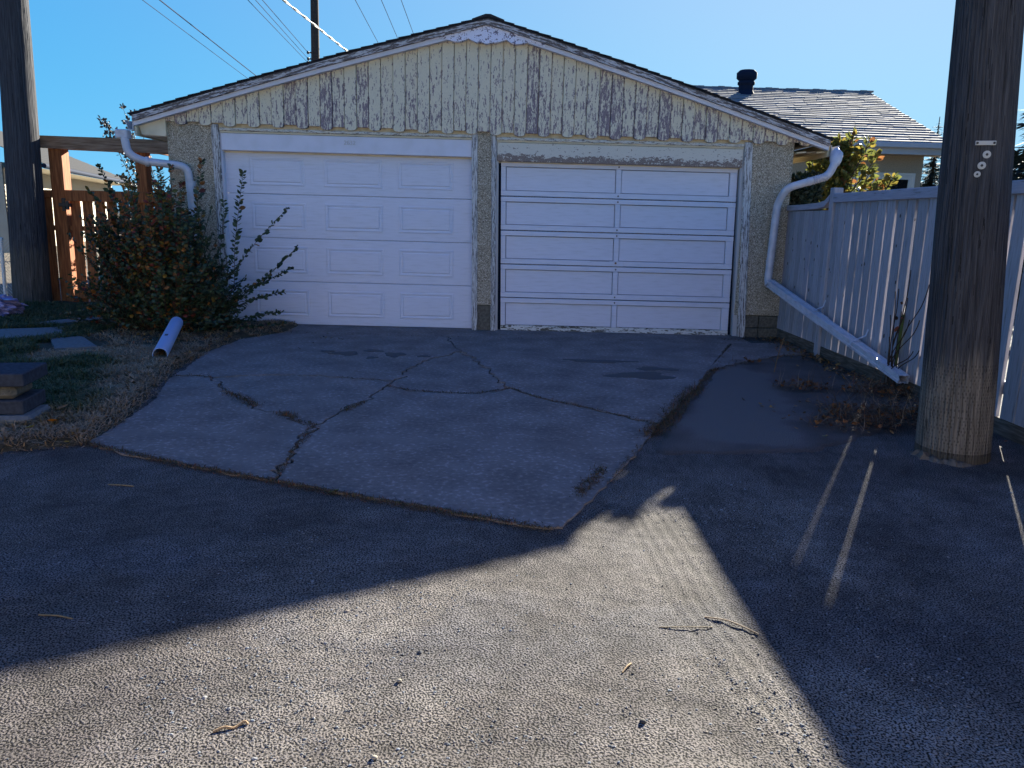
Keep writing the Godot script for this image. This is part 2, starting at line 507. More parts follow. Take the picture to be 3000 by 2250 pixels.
func sky_picture() -> ImageTexture:
	# clear autumn air: deep blue, paler low down and round the low sun
	var w := 512
	var h := 256
	var im := Image.create(w, h, false, Image.FORMAT_RGBAF)
	var sun := sun_dir()
	for y in h:
		var el := PI * (0.5 - (y + 0.5) / h)
		for x in w:
			var az := TAU * (x + 0.5) / w
			var d := Vector3(sin(az) * cos(el), sin(el), -cos(az) * cos(el))
			var up := maxf(d.y, 0.0)
			var t := pow(1.0 - up, 2.0)
			var c := Color(0.06, 0.19, 0.76).lerp(Color(0.05, 0.56, 0.97), t)
			var ang := acos(clampf(d.dot(sun), -1.0, 1.0))
			var g := exp(-ang * ang / (2.0 * 0.5 * 0.5))
			c = c + Color(0.37, 0.29, 0.12) * g
			var low := exp(-up * 14.0)
			c = c.lerp(Color(0.46, 0.7, 1.0), 0.45 * low)
			if d.y < 0.0:
				c = Color(0.16, 0.17, 0.2)
			im.set_pixel(x, y, Color(c.r, c.g, c.b, 1.0))
	return ImageTexture.create_from_image(im)

const SUN_AZ := 29.0
const SUN_EL := 18.2
func sun_dir() -> Vector3:
	var a := deg_to_rad(SUN_AZ)
	var e := deg_to_rad(SUN_EL)
	return Vector3(sin(a) * cos(e), sin(e), -cos(a) * cos(e))

func _ready() -> void:
	rng.seed = 4711
	# camera: 1.385 m above the garage floor, looking slightly down, rolled a little
	var cam := Camera3D.new()
	cam.name = "camera"
	var yaw := deg_to_rad(1.0)
	var pitch := deg_to_rad(11.9)
	var roll := 0.027
	var f := Vector3(sin(yaw) * cos(pitch), -sin(pitch), -cos(yaw) * cos(pitch))
	var r0 := Vector3(cos(yaw), 0, sin(yaw))
	var u0 := r0.cross(f)
	var r := r0 * cos(roll) + u0 * sin(roll)
	var u := u0 * cos(roll) - r0 * sin(roll)
	cam.transform = Transform3D(Basis(r, u, -f), Vector3(0, 1.385, 9.75))
	cam.fov = 52.13
	cam.near = 0.05
	cam.far = 400.0
	add_child(cam)
	cam.current = true
	# sky and exposure
	var env := Environment.new()
	env.background_mode = Environment.BG_SKY
	var sky := Sky.new()
	var pan := PanoramaSkyMaterial.new()
	pan.panorama = sky_picture()
	sky.sky_material = pan
	env.sky = sky
	env.background_energy_multiplier = 1.0 / 5.6
	env.tonemap_mode = Environment.TONE_MAPPER_LINEAR
	env.tonemap_exposure = 5.6
	env.sdfgi_enabled = true
	env.ssao_enabled = true
	env.ssil_enabled = true
	var we := WorldEnvironment.new()
	we.name = "world_environment"
	we.environment = env
	add_child(we)
	# sun, low behind the garage to the right
	var sun := DirectionalLight3D.new()
	sun.name = "sun"
	sun.light_energy = 1.6
	sun.light_color = Color(1.0, 0.975, 0.91)
	sun.light_angular_distance = 0.5
	sun.shadow_enabled = true
	add_child(sun)
	sun.look_at_from_position(sun_dir() * 60.0, Vector3.ZERO, Vector3.UP)

	make_materials()
	build_ground()
	build_driveway()
	build_lawn()
	build_garage()
	build_right_fence()
	build_poles()
	build_left_fence()
	build_house()
	build_neighbour()
	build_far_fence()
	build_shrub()
	build_back_plants()
	build_wires()
	build_small()
	build_weeds()

# ---------------------------------------------------------------- ground
func track_depth(x: float, z: float) -> float:
	# ribbed tyre tracks pressed into the loose grit
	var d := 0.0
	# one turning from the driveway mouth towards the right foreground
	var cx := 0.72 + 0.05 * sin((z - 6.0) * 1.3) + 0.16 * maxf(z - 7.1, 0.0)
	var s := x - cx
	if absf(s) < 0.13 and z > 5.9 and z < 8.2:
		d += (0.5 + 0.5 * cos(s * TAU / 0.052)) * smoothstep(0.13, 0.1, absf(s)) * smoothstep(5.9, 6.3, z)
	# one swinging right in the shade
	var c2 := 1.05 + 0.34 * maxf(z - 6.2, 0.0) + 0.12 * pow(maxf(z - 6.8, 0.0), 2.0)
	s = x - c2
	if absf(s) < 0.12 and z > 5.7 and z < 8.4:
		d += (0.5 + 0.5 * cos(s * TAU / 0.05)) * smoothstep(0.12, 0.09, absf(s)) * smoothstep(5.7, 6.1, z) * 0.8
	# one across the foreground
	var c3 := 7.5 + 0.32 * (x + 0.05)
	s = z - c3
	if absf(s) < 0.06 and x > -0.15 and x < 0.75:
		d += (0.5 + 0.5 * cos((x + z) * TAU / 0.05)) * smoothstep(0.06, 0.03, absf(s)) * 0.6
	return d

var n1: FastNoiseLite
var n2: FastNoiseLite
func alley_y(px: float, pz: float) -> float:
	return (0.003 * n2.get_noise_2d(px, pz) + 0.006 * n1.get_noise_2d(px, pz)) * lerpf(0.1, 1.0, smoothstep(5.4, 6.9, pz)) + 0.001

func build_ground() -> void:
	n1 = noise(101, FastNoiseLite.TYPE_SIMPLEX_SMOOTH, 0.55, 4)
	n2 = noise(102, FastNoiseLite.TYPE_SIMPLEX_SMOOTH, 2.2, 4)
	var n3 := noise(103, FastNoiseLite.TYPE_SIMPLEX_SMOOTH, 9.0, 3)
	var xs := PackedFloat32Array()
	var zs := PackedFloat32Array()
	for v in [-220.0, -120.0, -60.0, -30.0, -18.0, -12.0, -9.0, -7.0, -5.5]:
		xs.append(v)
	var x := -4.5
	while x < 5.0:
		xs.append(x)
		x += 0.014 if x > -0.2 and x < 2.3 else 0.045
	for v in [5.2, 6.0, 7.5, 10.0, 14.0, 20.0, 30.0, 60.0, 120.0, 220.0]:
		xs.append(v)
	for v in [-220.0, -120.0, -60.0, -30.0, -18.0, -12.0, -8.0, -5.0, -3.0, -2.0, -1.0]:
		zs.append(v)
	var z := -0.5
	while z < 9.0:
		zs.append(z)
		z += 0.016 if z > 5.8 and z < 8.4 else 0.06
	for v in [9.2, 9.6, 10.2, 11.0, 13.0, 16.0, 22.0, 40.0, 80.0, 150.0, 220.0]:
		zs.append(v)
	var nx := xs.size()
	var nz := zs.size()
	var P := PackedVector3Array()
	var U := PackedVector2Array()
	var U2 := PackedVector2Array()
	var C := PackedColorArray()
	var I := PackedInt32Array()
	P.resize(nx * nz)
	U.resize(nx * nz)
	U2.resize(nx * nz)
	C.resize(nx * nz)
	var k := 0
	for j in nz:
		for i in nx:
			var px := xs[i]
			var pz := zs[j]
			var near := 1.0 if absf(px) < 6.0 and pz > -1.0 and pz < 10.0 else 0.0
			var y := 0.0
			var a := n1.get_noise_2d(px, pz)
			var b := n2.get_noise_2d(px, pz)
			var c := Color(0.152, 0.137, 0.129)
			if near > 0.0:
				y = alley_y(px, pz)
				var td := track_depth(px, pz) if pz > 5.6 and px > -0.3 and px < 2.6 else 0.0
				y -= 0.0026 * td
				# loose tan dust gathers in the middle of the alley
				var dust := smoothstep(-0.25, 0.35, a + 0.5 * b) * smoothstep(-1.6, 0.0, px) * smoothstep(5.2, 6.4, pz)
				y += 0.002 * n3.get_noise_2d(px, pz)
				c = c.lerp(Color(0.245, 0.222, 0.2), 0.75 * dust)
				# a band of darker blue grey gravel where cars turn
				var grav := smoothstep(0.05, 0.35, n1.get_noise_2d(px * 0.9 + 11.0, pz * 1.6 + 3.0) + 0.4 * b) * smoothstep(6.2, 6.8, pz) * smoothstep(7.75, 7.3, pz)
				c = c.lerp(Color(0.135, 0.13, 0.135), 0.7 * grav)
				c = c * (1.0 + 0.22 * b + 0.35 * n3.get_noise_2d(px, pz) + 0.25 * n3.get_noise_2d(px * 3.7, pz * 3.7))
				c = c * (1.0 - 0.3 * td)
				# oilier tar beside the driveway
				var tar := smoothstep(0.1, 0.5, n1.get_noise_2d(px * 1.7 + 40.0, pz * 1.7)) * smoothstep(6.0, 5.2, pz)
				c = c * (1.0 - 0.3 * tar)
			if pz < -1.5:
				c = Color(0.3, 0.26, 0.2)
			P[k] = Vector3(px, y, pz)
			U[k] = Vector2(px, pz)
			U2[k] = Vector2(px, pz) * 0.37
			C[k] = c
			k += 1
	for j in nz - 1:
		for i in nx - 1:
			var q := j * nx + i
			I.append(q)
			I.append(q + 1)
			I.append(q + nx)
			I.append(q + 1)
			I.append(q + nx + 1)
			I.append(q + nx)
	var N := PackedVector3Array()
	N.resize(nx * nz)
	for j in nz:
		for i in nx:
			var q := j * nx + i
			var i0 := maxi(i - 1, 0)
			var i1 := mini(i + 1, nx - 1)
			var j0 := maxi(j - 1, 0)
			var j1 := mini(j + 1, nz - 1)
			var dx := (P[j * nx + i1].y - P[j * nx + i0].y) / (xs[i1] - xs[i0])
			var dz := (P[j1 * nx + i].y - P[j0 * nx + i].y) / (zs[j1] - zs[j0])
			N[q] = Vector3(-dx, 1.0, -dz).normalized()
	var arr := []
	arr.resize(Mesh.ARRAY_MAX)
	arr[Mesh.ARRAY_VERTEX] = P
	arr[Mesh.ARRAY_NORMAL] = N
	arr[Mesh.ARRAY_TEX_UV] = U
	arr[Mesh.ARRAY_TEX_UV2] = U2
	arr[Mesh.ARRAY_COLOR] = C
	arr[Mesh.ARRAY_INDEX] = I
	var am := ArrayMesh.new()
	am.add_surface_from_arrays(Mesh.PRIMITIVE_TRIANGLES, arr)
	var g := part("alley_ground", am, M.asphalt, self, "structure")
	g.set_meta("label", "grey asphalt alley with loose grit and tyre tracks")
	# loose stones on the alley
	var st := mb()
	var ico := [Vector3(0, 0.6, 0), Vector3(1, 0, 0.1), Vector3(0.3, 0.05, 0.95), Vector3(-0.8, 0, 0.6), Vector3(-0.8, 0.05, -0.6), Vector3(0.35, 0, -0.9), Vector3(0.1, -0.5, 0)]
	for i in 5:
		tri(st, ico[0], ico[1 + (i + 1) % 5], ico[1 + i])
		tri(st, ico[6], ico[1 + i], ico[1 + (i + 1) % 5])
	st.set_smooth_group(0)
	var stone := fin(st)
	var tx := []
	var cols := PackedColorArray()
	for i in 62000:
		var px := rng.randf_range(-2.9, 3.3)
		var pz := 5.3 + 3.3 * sqrt(rng.randf())
		if i % 3 == 0:
			px = rng.randf_range(-1.2, 2.0)
			pz = rng.randf_range(6.0, 8.5)
		if pz < 6.5 and px < 0.4 - (6.4 - pz) * 0.0 and pz < 5.3 + 0.39 * (px + 2.45) + 0.12 and px > -2.5:
			continue
		var dens := n1.get_noise_2d(px, pz) + 0.5 * n2.get_noise_2d(px * 1.5, pz * 1.5)
		if rng.randf() > 0.1 + 1.0 * smoothstep(-0.2, 0.4, dens):
			continue
		var s := 0.0014 + 0.0036 * pow(rng.randf(), 3.0)
		if rng.randf() < 0.004:
			s *= 2.2
		var b := Basis.from_euler(Vector3(rng.randf_range(-0.4, 0.4), rng.randf() * TAU, rng.randf_range(-0.4, 0.4))).scaled(Vector3(s * rng.randf_range(0.8, 1.5), s * rng.randf_range(0.5, 1.0), s))
		var y := alley_y(px, pz) + s * 0.1
		tx.append(Transform3D(b, Vector3(px, y, pz)))
		var v := rng.randf_range(0.06, 0.22)
		var w := rng.randf_range(-0.16, 0.2)
		cols.append(Color(v * (1.0 + w), v, v * (1.0 - w)))
	var gr := multi("loose_grit", stone, M.pebble, tx, cols, self)
	tag(gr, "loose grit and small stones scattered on the alley asphalt", "gravel")

func jitter_line(pts: Array, amp: float, sd: int) -> PackedVector2Array:
	var out := PackedVector2Array()
	var n := noise(sd, FastNoiseLite.TYPE_SIMPLEX_SMOOTH, 1.0, 3)
	for i in pts.size() - 1:
		var a: Vector2 = pts[i]
		var b: Vector2 = pts[i + 1]
		var cnt := maxi(2, int(a.distance_to(b) / 0.045))
		for k in cnt:
			var p := a.lerp(b, float(k) / cnt)
			var w := amp if (i > 0 or k > 0) else 0.0
			out.append(p + Vector2(n.get_noise_2d(p.x * 7.0, p.y * 7.0), n.get_noise_2d(p.x * 7.0 + 50.0, p.y * 7.0)) * w)
	out.append(pts[-1])
	return out

func chain(lines: Array) -> PackedVector2Array:
	# lines joined end to end; each [polyline, reversed]
	var out := PackedVector2Array()
	for l in lines:
		var p: PackedVector2Array = l[0].duplicate()
		if l[1]:
			p.reverse()
		for q in p:
			if out.is_empty() or out[-1].distance_to(q) > 0.004:
				out.append(q)
	if out[0].distance_to(out[-1]) < 0.01:
		out.remove_at(out.size() - 1)
	return out

func build_driveway() -> void:
	var root := Node3D.new()
	root.name = "driveway"
	root.set_meta("kind", "structure")
	root.set_meta("label", "cracked concrete driveway apron before the garage doors")
	add_child(root)
	var backA := jitter_line([Vector2(-2.54, 0.625), Vector2(-0.61, 0.63)], 0.0, 1)
	var backB := jitter_line([Vector2(-0.61, 0.63), Vector2(2.72, 0.625)], 0.0, 2)
	var rightA := jitter_line([Vector2(2.72, 0.625), Vector2(2.0, 2.41), Vector2(1.69, 3.21), Vector2(1.12, 4.49)], 0.025, 3)
	var rightB := jitter_line([Vector2(1.12, 4.49), Vector2(0.91, 5.05), Vector2(0.57, 5.83), Vector2(0.31, 6.38), Vector2(0.26, 6.39)], 0.018, 4)
	var frontB := jitter_line([Vector2(0.26, 6.39), Vector2(0.08, 6.35), Vector2(-0.3, 6.17), Vector2(-0.69, 6.01), Vector2(-1.0, 5.88), Vector2(-1.16, 5.81)], 0.028, 5)
	var frontA := jitter_line([Vector2(-1.16, 5.81), Vector2(-1.41, 5.73), Vector2(-1.7, 5.6), Vector2(-1.82, 5.53), Vector2(-2.08, 5.45), Vector2(-2.45, 5.21)], 0.028, 6)
	var leftA := jitter_line([Vector2(-2.45, 5.21), Vector2(-2.47, 4.68), Vector2(-2.54, 4.08), Vector2(-2.71, 3.47), Vector2(-2.75, 3.24)], 0.03, 7)
	var leftB := jitter_line([Vector2(-2.75, 3.24), Vector2(-2.76, 2.93), Vector2(-2.91, 2.07), Vector2(-2.84, 1.22), Vector2(-2.54, 0.625)], 0.03, 8)
	var c0 := jitter_line([Vector2(-2.75, 3.24), Vector2(-2.54, 3.19), Vector2(-2.39, 3.27)], 0.03, 9)
	var c1 := jitter_line([Vector2(-2.39, 3.27), Vector2(-2.21, 3.15), Vector2(-1.84, 3.07), Vector2(-1.5, 3.09), Vector2(-1.08, 3.17), Vector2(-0.89, 3.22)], 0.05, 10)
	var c2 := jitter_line([Vector2(-2.39, 3.27), Vector2(-2.28, 3.46), Vector2(-2.09, 3.81), Vector2(-1.89, 4.01), Vector2(-1.72, 4.28), Vector2(-1.52, 4.39), Vector2(-1.38, 4.58), Vector2(-1.21, 4.7)], 0.09, 11)
	var c3 := jitter_line([Vector2(-1.21, 4.7), Vector2(-1.14, 4.41), Vector2(-1.08, 4.12), Vector2(-0.99, 3.89), Vector2(-0.92, 3.42)], 0.06, 12)
	var c3b := jitter_line([Vector2(-0.92, 3.42), Vector2(-0.89, 3.22)], 0.02, 13)
	var c4 := jitter_line([Vector2(-1.21, 4.7), Vector2(-1.2, 4.91), Vector2(-1.2, 5.15), Vector2(-1.22, 5.32), Vector2(-1.15, 5.47), Vector2(-1.21, 5.64), Vector2(-1.16, 5.81)], 0.09, 14)
	var c5 := jitter_line([Vector2(-0.92, 3.42), Vector2(-0.71, 3.57), Vector2(-0.4, 3.63), Vector2(-0.18, 3.63), Vector2(0.1, 3.4)], 0.06, 15)
	var c6 := jitter_line([Vector2(-0.89, 3.22), Vector2(-0.84, 3.06), Vector2(-0.84, 2.74), Vector2(-0.72, 2.19), Vector2(-0.52, 1.84), Vector2(-0.39, 1.63)], 0.07, 16)
	var c7a := jitter_line([Vector2(-0.61, 0.63), Vector2(-0.52, 1.2), Vector2(-0.39, 1.63)], 0.06, 17)
	var c7b := jitter_line([Vector2(-0.39, 1.63), Vector2(-0.19, 2.29), Vector2(-0.07, 2.82), Vector2(-0.01, 3.12), Vector2(0.1, 3.4)], 0.09, 18)
	var c8 := jitter_line([Vector2(0.1, 3.4), Vector2(0.33, 3.75), Vector2(0.53, 3.88), Vector2(0.74, 4.1), Vector2(0.94, 4.3), Vector2(1.12, 4.49)], 0.06, 19)
	var slabs := [
		[[backA, false], [c7a, false], [c6, true], [c1, true], [c0, true], [leftB, false]],
		[[c1, false], [c3b, true], [c3, true], [c2, true]],
		[[c0, false], [c2, false], [c4, false], [frontA, false], [leftA, false]],
		[[c6, false], [c7b, false], [c5, true], [c3b, false]],
		[[c3, false], [c5, false], [c8, false], [rightB, false], [frontB, false], [c4, true]],
		[[backB, false], [rightA, false], [c8, true], [c7b, true], [c7a, true]],
	]
	var hs := [0.014, 0.011, 0.012, 0.009, 0.011, 0.015]
	for i in slabs.size():
		var poly := chain(slabs[i])
		var off := Geometry2D.offset_polygon(poly, -0.009, Geometry2D.JOIN_ROUND)
		var best := PackedVector2Array()
		for o in off:
			if o.size() > best.size():
				best = o
		var inner := Geometry2D.offset_polygon(best, -0.006)
		var st := mb()
		plate(st, best, -0.02, hs[i])
		part("slab", fin(st), M.concrete, root)
	# dark soil under the cracks
	var st2 := mb()
	plate(st2, PackedVector2Array([Vector2(-2.6, 0.5), Vector2(2.7, 0.5), Vector2(2.05, 2.4), Vector2(1.15, 4.5), Vector2(0.28, 6.36), Vector2(-1.2, 5.78), Vector2(-2.42, 5.15), Vector2(-2.7, 3.3), Vector2(-2.88, 2.0), Vector2(-2.8, 1.2)]), -0.03, 0.001)
	part("crack_soil", fin(st2), M.soil, root)
	# oil and water stains on the slabs
	var stain := mat(Color(0.045, 0.043, 0.042), 0.7, 0.4)
	for s in [[-1.55, 1.95, 0.14, 0.1], [-1.3, 1.75, 0.09, 0.06], [-1.75, 1.85, 0.07, 0.05], [-1.05, 1.95, 0.1, 0.12], [-1.25, 2.15, 0.05, 0.05], [-0.75, 2.0, 0.06, 0.05], [1.3, 2.75, 0.28, 0.16], [1.0, 2.05, 0.32, 0.08], [1.5, 2.4, 0.2, 0.08]]:
		var poly := PackedVector2Array()
		for k in 22:
			var a := TAU * k / 22.0
			var rr := 1.0 + 0.22 * sin(a * 3.0 + s[0] * 9.0) + 0.15 * sin(a * 5.0 + s[1] * 7.0)
			poly.append(Vector2(s[0] + cos(a) * s[2] * rr, s[1] + sin(a) * s[3] * rr))
		var st3 := mb()
		plate(st3, poly, 0.005, 0.0185)
		part("oil_stain", fin(st3), stain, root)
	# threshold strip between slab and doors
	part("threshold", box_mesh(Vector3(-3.45, -0.03, -0.15), Vector3(3.0, 0.009, 0.612), 0.003), M.concrete, root)
	var grit := mb()
	plate(grit, PackedVector2Array([Vector2(-3.4, 0.6), Vector2(3.0, 0.6), Vector2(2.75, 0.71), Vector2(-2.55, 0.71)]), -0.02, 0.003)
	part("gutter_soil", fin(grit), M.soil, root)
	# the tar patch to the right
	var pt := PackedVector2Array()
	for p in [Vector2(2.72, 0.6), Vector2(3.46, 0.4), Vector2(3.46, 3.7), Vector2(3.3, 3.95)]:
		pt.append(p)
	pt.append_array(jitter_line([Vector2(3.18, 3.97), Vector2(2.74, 4.45), Vector2(2.4, 4.78), Vector2(2.08, 5.0), Vector2(1.56, 5.14), Vector2(1.0, 5.2)], 0.07, 31))
	pt.append_array(jitter_line([Vector2(0.95, 5.12), Vector2(1.16, 4.52), Vector2(1.72, 3.24), Vector2(2.05, 2.4)], 0.03, 32))
	var pn := noise(62, FastNoiseLite.TYPE_SIMPLEX_SMOOTH, 1.4, 4)
	var st4 := SurfaceTool.new()
	st4.begin(Mesh.PRIMITIVE_TRIANGLES)
	var cw := 0.045
	var nx := int(2.75 / cw)
	var nz := int(5.0 / cw)
	for j in nz + 1:
		for i in nx + 1:
			var p := Vector2(0.85 + i * cw, 0.35 + j * cw)
			var dd := 1e9
			for e in pt.size():
				dd = minf(dd, Geometry2D.get_closest_point_to_segment(p, pt[e], pt[(e + 1) % pt.size()]).distance_to(p))
			if not Geometry2D.is_point_in_polygon(p, pt):
				dd = -dd
			var y := lerpf(-0.03, 0.012, smoothstep(-0.05, 0.06, dd)) + 0.006 * pn.get_noise_2d(p.x, p.y)
			# a smooth pale worn tongue runs down from the pad
			var axis := Geometry2D.get_closest_point_to_segment(p, Vector2(2.15, 2.6), Vector2(1.65, 4.6))
			var worn := smoothstep(0.55, 0.1, axis.distance_to(p) + 0.2 * pn.get_noise_2d(p.x * 1.5, p.y * 1.5))
			var c := Color(0.72, 0.68, 0.66).lerp(Color(1.5, 1.45, 1.55), worn)
			c = c * (1.0 + 0.35 * pn.get_noise_2d(p.x * 2.0 + 30.0, p.y * 2.0))
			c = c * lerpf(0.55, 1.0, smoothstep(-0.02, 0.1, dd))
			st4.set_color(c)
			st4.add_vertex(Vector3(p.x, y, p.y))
	for j in nz:
		for i in nx:
			var q := j * (nx + 1) + i
			for e in [q, q + 1, q + nx + 1, q + 1, q + nx + 2, q + nx + 1]:
				st4.add_index(e)
	st4.generate_normals()
	M.patch.vertex_color_use_as_albedo = true
	var pa := part("asphalt_patch", st4.commit(), M.patch, self, "structure")
	pa.set_meta("label", "darker raised tar patch with a pale worn tongue beside the driveway")
	var up := mb()
	var uq := jitter_line([Vector2(2.0, 2.4), Vector2(2.57, 1.84), Vector2(2.98, 1.47), Vector2(3.4, 1.3)], 0.06, 33)
	uq.append(Vector2(3.45, 0.5))
	uq.append(Vector2(2.74, 0.66))
	plate(up, uq, 0.0, 0.02)
	var upm := part("upper_pad", fin(up), M.concrete, self, "structure")
	upm.set_meta("label", "triangular concrete pad by the right garage corner")

func lawn_sd(x: float, z: float) -> float:
	var xb := -2.5
	if z > 3.2:
		xb = lerpf(-2.78, -2.46, clampf((z - 3.3) / 1.4, 0.0, 1.0))
	elif z > 1.0:
		xb = -2.86
	else:
		xb = lerpf(-2.5, -2.9, clampf((z - 0.5) / 0.8, 0.0, 1.0))
	var zb := 5.42 if x > -3.0 else 5.42 - 0.05 * (-3.0 - x)
	if x > -2.82:
		zb = 5.42 - 0.55 * (x + 2.82)
	return minf(xb - x, zb - z)

func lawn_y(x: float, z: float, n: FastNoiseLite) -> float:
	return lerpf(-0.06, 0.05, smoothstep(-0.12, 0.12, lawn_sd(x, z))) + 0.02 * n.get_noise_2d(x, z)

func build_lawn() -> void:
	var n := noise(201, FastNoiseLite.TYPE_SIMPLEX_SMOOTH, 1.6, 4)
	var st := SurfaceTool.new()
	st.begin(Mesh.PRIMITIVE_TRIANGLES)
	var x := -14.0
	var step := 0.09
	var cells_x := int((-2.3 - x) / step)
	var cells_z := int(7.2 / step)
	for j in cells_z + 1:
		for i in cells_x + 1:
			var px := x + i * step
			var pz := -1.6 + j * step
			st.add_vertex(Vector3(px, lawn_y(px, pz, n), pz))
	for j in cells_z:
		for i in cells_x:
			var q := j * (cells_x + 1) + i
			for e in [q, q + 1, q + cells_x + 1, q + 1, q + cells_x + 2, q + cells_x + 1]:
				st.add_index(e)
	st.generate_normals()
	var lw := part("lawn_ground", st.commit(), M.lawn, self, "structure")
	lw.set_meta("label", "bare earth strip left of the driveway under grass")
	# blades
	var bst := mb()
	for b in 6:
		var a := TAU * b / 6.0 + 0.3 * (b % 2)
		var lean := 0.35 + 0.25 * (b % 3)
		var d := Vector3(cos(a), 0, sin(a))
		var s := Vector3(-d.z, 0, d.x) * 0.0032
		var base := d * 0.012
		var mid := base + d * lean * 0.03 + Vector3.UP * 0.035
		var tip := base + d * lean * 0.085 + Vector3.UP * (0.06 - 0.012 * (b % 3))
		quad(bst, base - s, base + s, mid + s * 0.8, mid - s * 0.8)
		tri(bst, mid - s * 0.8, mid + s * 0.8, tip)
	var tuft := fin(bst)
	var tx := []
	var cols := PackedColorArray()
	var gn := noise(202, FastNoiseLite.TYPE_SIMPLEX_SMOOTH, 0.8, 3)
	for i in 26000:
		var px := rng.randf_range(-6.6, -2.4)
		var pz := rng.randf_range(-1.2, 5.5)
		var sd := lawn_sd(px, pz)
		if sd < -0.02:
			continue
		if pz < 2.0 and px > -4.4 and rng.randf() < 0.75:
			continue
		var on_flag := false
		for fg in [[-4.2, 2.08, 0.34], [-5.1, 1.5, 0.42], [-4.98, 0.55, 0.26], [-4.1, 0.5, 0.4]]:
			on_flag = on_flag or Vector2(px, pz).distance_to(Vector2(fg[0], fg[1])) < fg[2]
		if on_flag:
			continue
		# green in the middle, dry straw along the edges
		var green := smoothstep(0.12, 0.5, sd + 0.35 * gn.get_noise_2d(px, pz)) * smoothstep(0.35, 0.8, 5.4 - pz + 0.3 * gn.get_noise_2d(px + 9.0, pz))
		if pz < 2.9 + 0.6 * gn.get_noise_2d(px * 2.0, 3.0) and px > -4.3:
			green *= 0.1
		var c := Color(0.3, 0.2, 0.12).lerp(Color(0.035, 0.06, 0.022), clampf(green + rng.randf_range(-0.25, 0.15), 0.0, 1.0))
		c = c * rng.randf_range(0.55, 1.3)
		var s := rng.randf_range(0.6, 1.35)
		var bs := Basis(Vector3.UP, rng.randf() * TAU).scaled(Vector3(s * 1.2, s * (0.55 + 0.45 * green), s * 1.2))
		tx.append(Transform3D(bs, Vector3(px, lawn_y(px, pz, n) - 0.005, pz)))
		cols.append(c)
	var gm := multi("lawn_grass", tuft, M.grass, tx, cols, self)
	tag(gm, "short green grass with dry straw edges left of the driveway", "grass")
	# flagstones
	var flags := [
		[[Vector2(-4.52, 1.87), Vector2(-4.31, 1.68), Vector2(-3.84, 2.28), Vector2(-4.15, 2.46)], "flat grey flagstone nearest the white drain pipe in the lawn"],
		[[Vector2(-5.6, 1.9), Vector2(-5.45, 1.35), Vector2(-4.98, 1.12), Vector2(-4.86, 1.0), Vector2(-4.62, 1.5), Vector2(-4.95, 1.94)], "long flat grey flagstone in the grass at the left edge of the view"],
		[[Vector2(-5.29, 0.9), Vector2(-5.22, 0.61), Vector2(-4.96, 0.2), Vector2(-4.72, 0.3), Vector2(-5.0, 0.78)], "small grey flagstone in front of the cedar gate post"],
		[[Vector2(-4.7, 0.35), Vector2(-4.1, 0.0), Vector2(-3.6, 0.5), Vector2(-3.8, 1.0), Vector2(-4.3, 0.85)], "broad dark flagstone half hidden under the shrub"],
	]
	for fl in flags:
		var st3 := mb()
		var c := Vector2.ZERO
		for p in fl[0]:
			c += p
		c /= fl[0].size()
		var poly := PackedVector2Array()
		var pts: Array = fl[0]
		for i in pts.size():
			var p: Vector2 = pts[i]
			var q: Vector2 = pts[(i + 1) % pts.size()]
			for k in 4:
				var w := p.lerp(q, k / 4.0) - c
				poly.append(w * (1.0 + 0.03 * sin(i * 5.0 + k * 2.3)))
		plate(st3, poly, 0.0, 0.085 if fl[0].size() < 6 else 0.08)
		var o := part("flagstone", fin(st3), M.slate, self, "", Vector3(c.x, 0, c.y))
		tag(o, fl[1], "paving stone", "flagstones in the lawn")
	# stacked blocks
	var bl := [
		[Vector3(-3.5, 0.0, 4.72), Vector3(-2.91, 0.11, 5.06), "slate", "pale grey block at the bottom of the small stack", 0.02],
		[Vector3(-3.6, 0.112, 4.68), Vector3(-2.97, 0.2, 5.02), "slate_dark", "dark slab on the bottom block of the small stack", 0.006],
		[Vector3(-3.6, 0.202, 4.72), Vector3(-3.02, 0.285, 5.0), "block", "tan rough stone between the two dark slabs of the stack", 0.025],
		[Vector3(-3.65, 0.287, 4.64), Vector3(-2.96, 0.37, 5.04), "slate_dark", "dark slab on top of the small stack at the left edge", 0.006],
	]
	for b in bl:
		var lo: Vector3 = b[0]
		var hi: Vector3 = b[1]
		var base := Vector3((lo.x + hi.x) * 0.5, lo.y, (lo.z + hi.z) * 0.5)
		var o := part("stacked_block", box_mesh(lo - base, hi - base, b[4]), M[b[2]], self, "", base)
		o.rotation.y = 0.16 + 0.04 * sin(base.y * 31.0)
		tag(o, b[3], "block", "blocks stacked at the lawn edge")

# ---------------------------------------------------------------- garage
func lean(y: float) -> float:
	return -0.015 * y

func shear_tr(k: float) -> Transform3D:
	# the old frame leans a little to the left: x shifts with height
	return Transform3D(Basis(Vector3(1, 0, 0), Vector3(-k, 1, 0), Vector3(0, 0, 1)), Vector3.ZERO)

func lean_box(lo: Vector3, hi: Vector3, ch := 0.004, k := 0.015, uvr := Rect2(0, 0, 1, 1)) -> ArrayMesh:
	var st := mb()
	box(st, lo, hi, ch, shear_tr(k), uvr)
	return fin(st)

func roof_y(x: float) -> float:
	var dd := absf(x + 0.217)
	return 3.60 - (0.283 if x < -0.217 else 0.3) * dd + 0.028 * sin(PI * clampf(dd / 4.1, 0.0, 1.0))

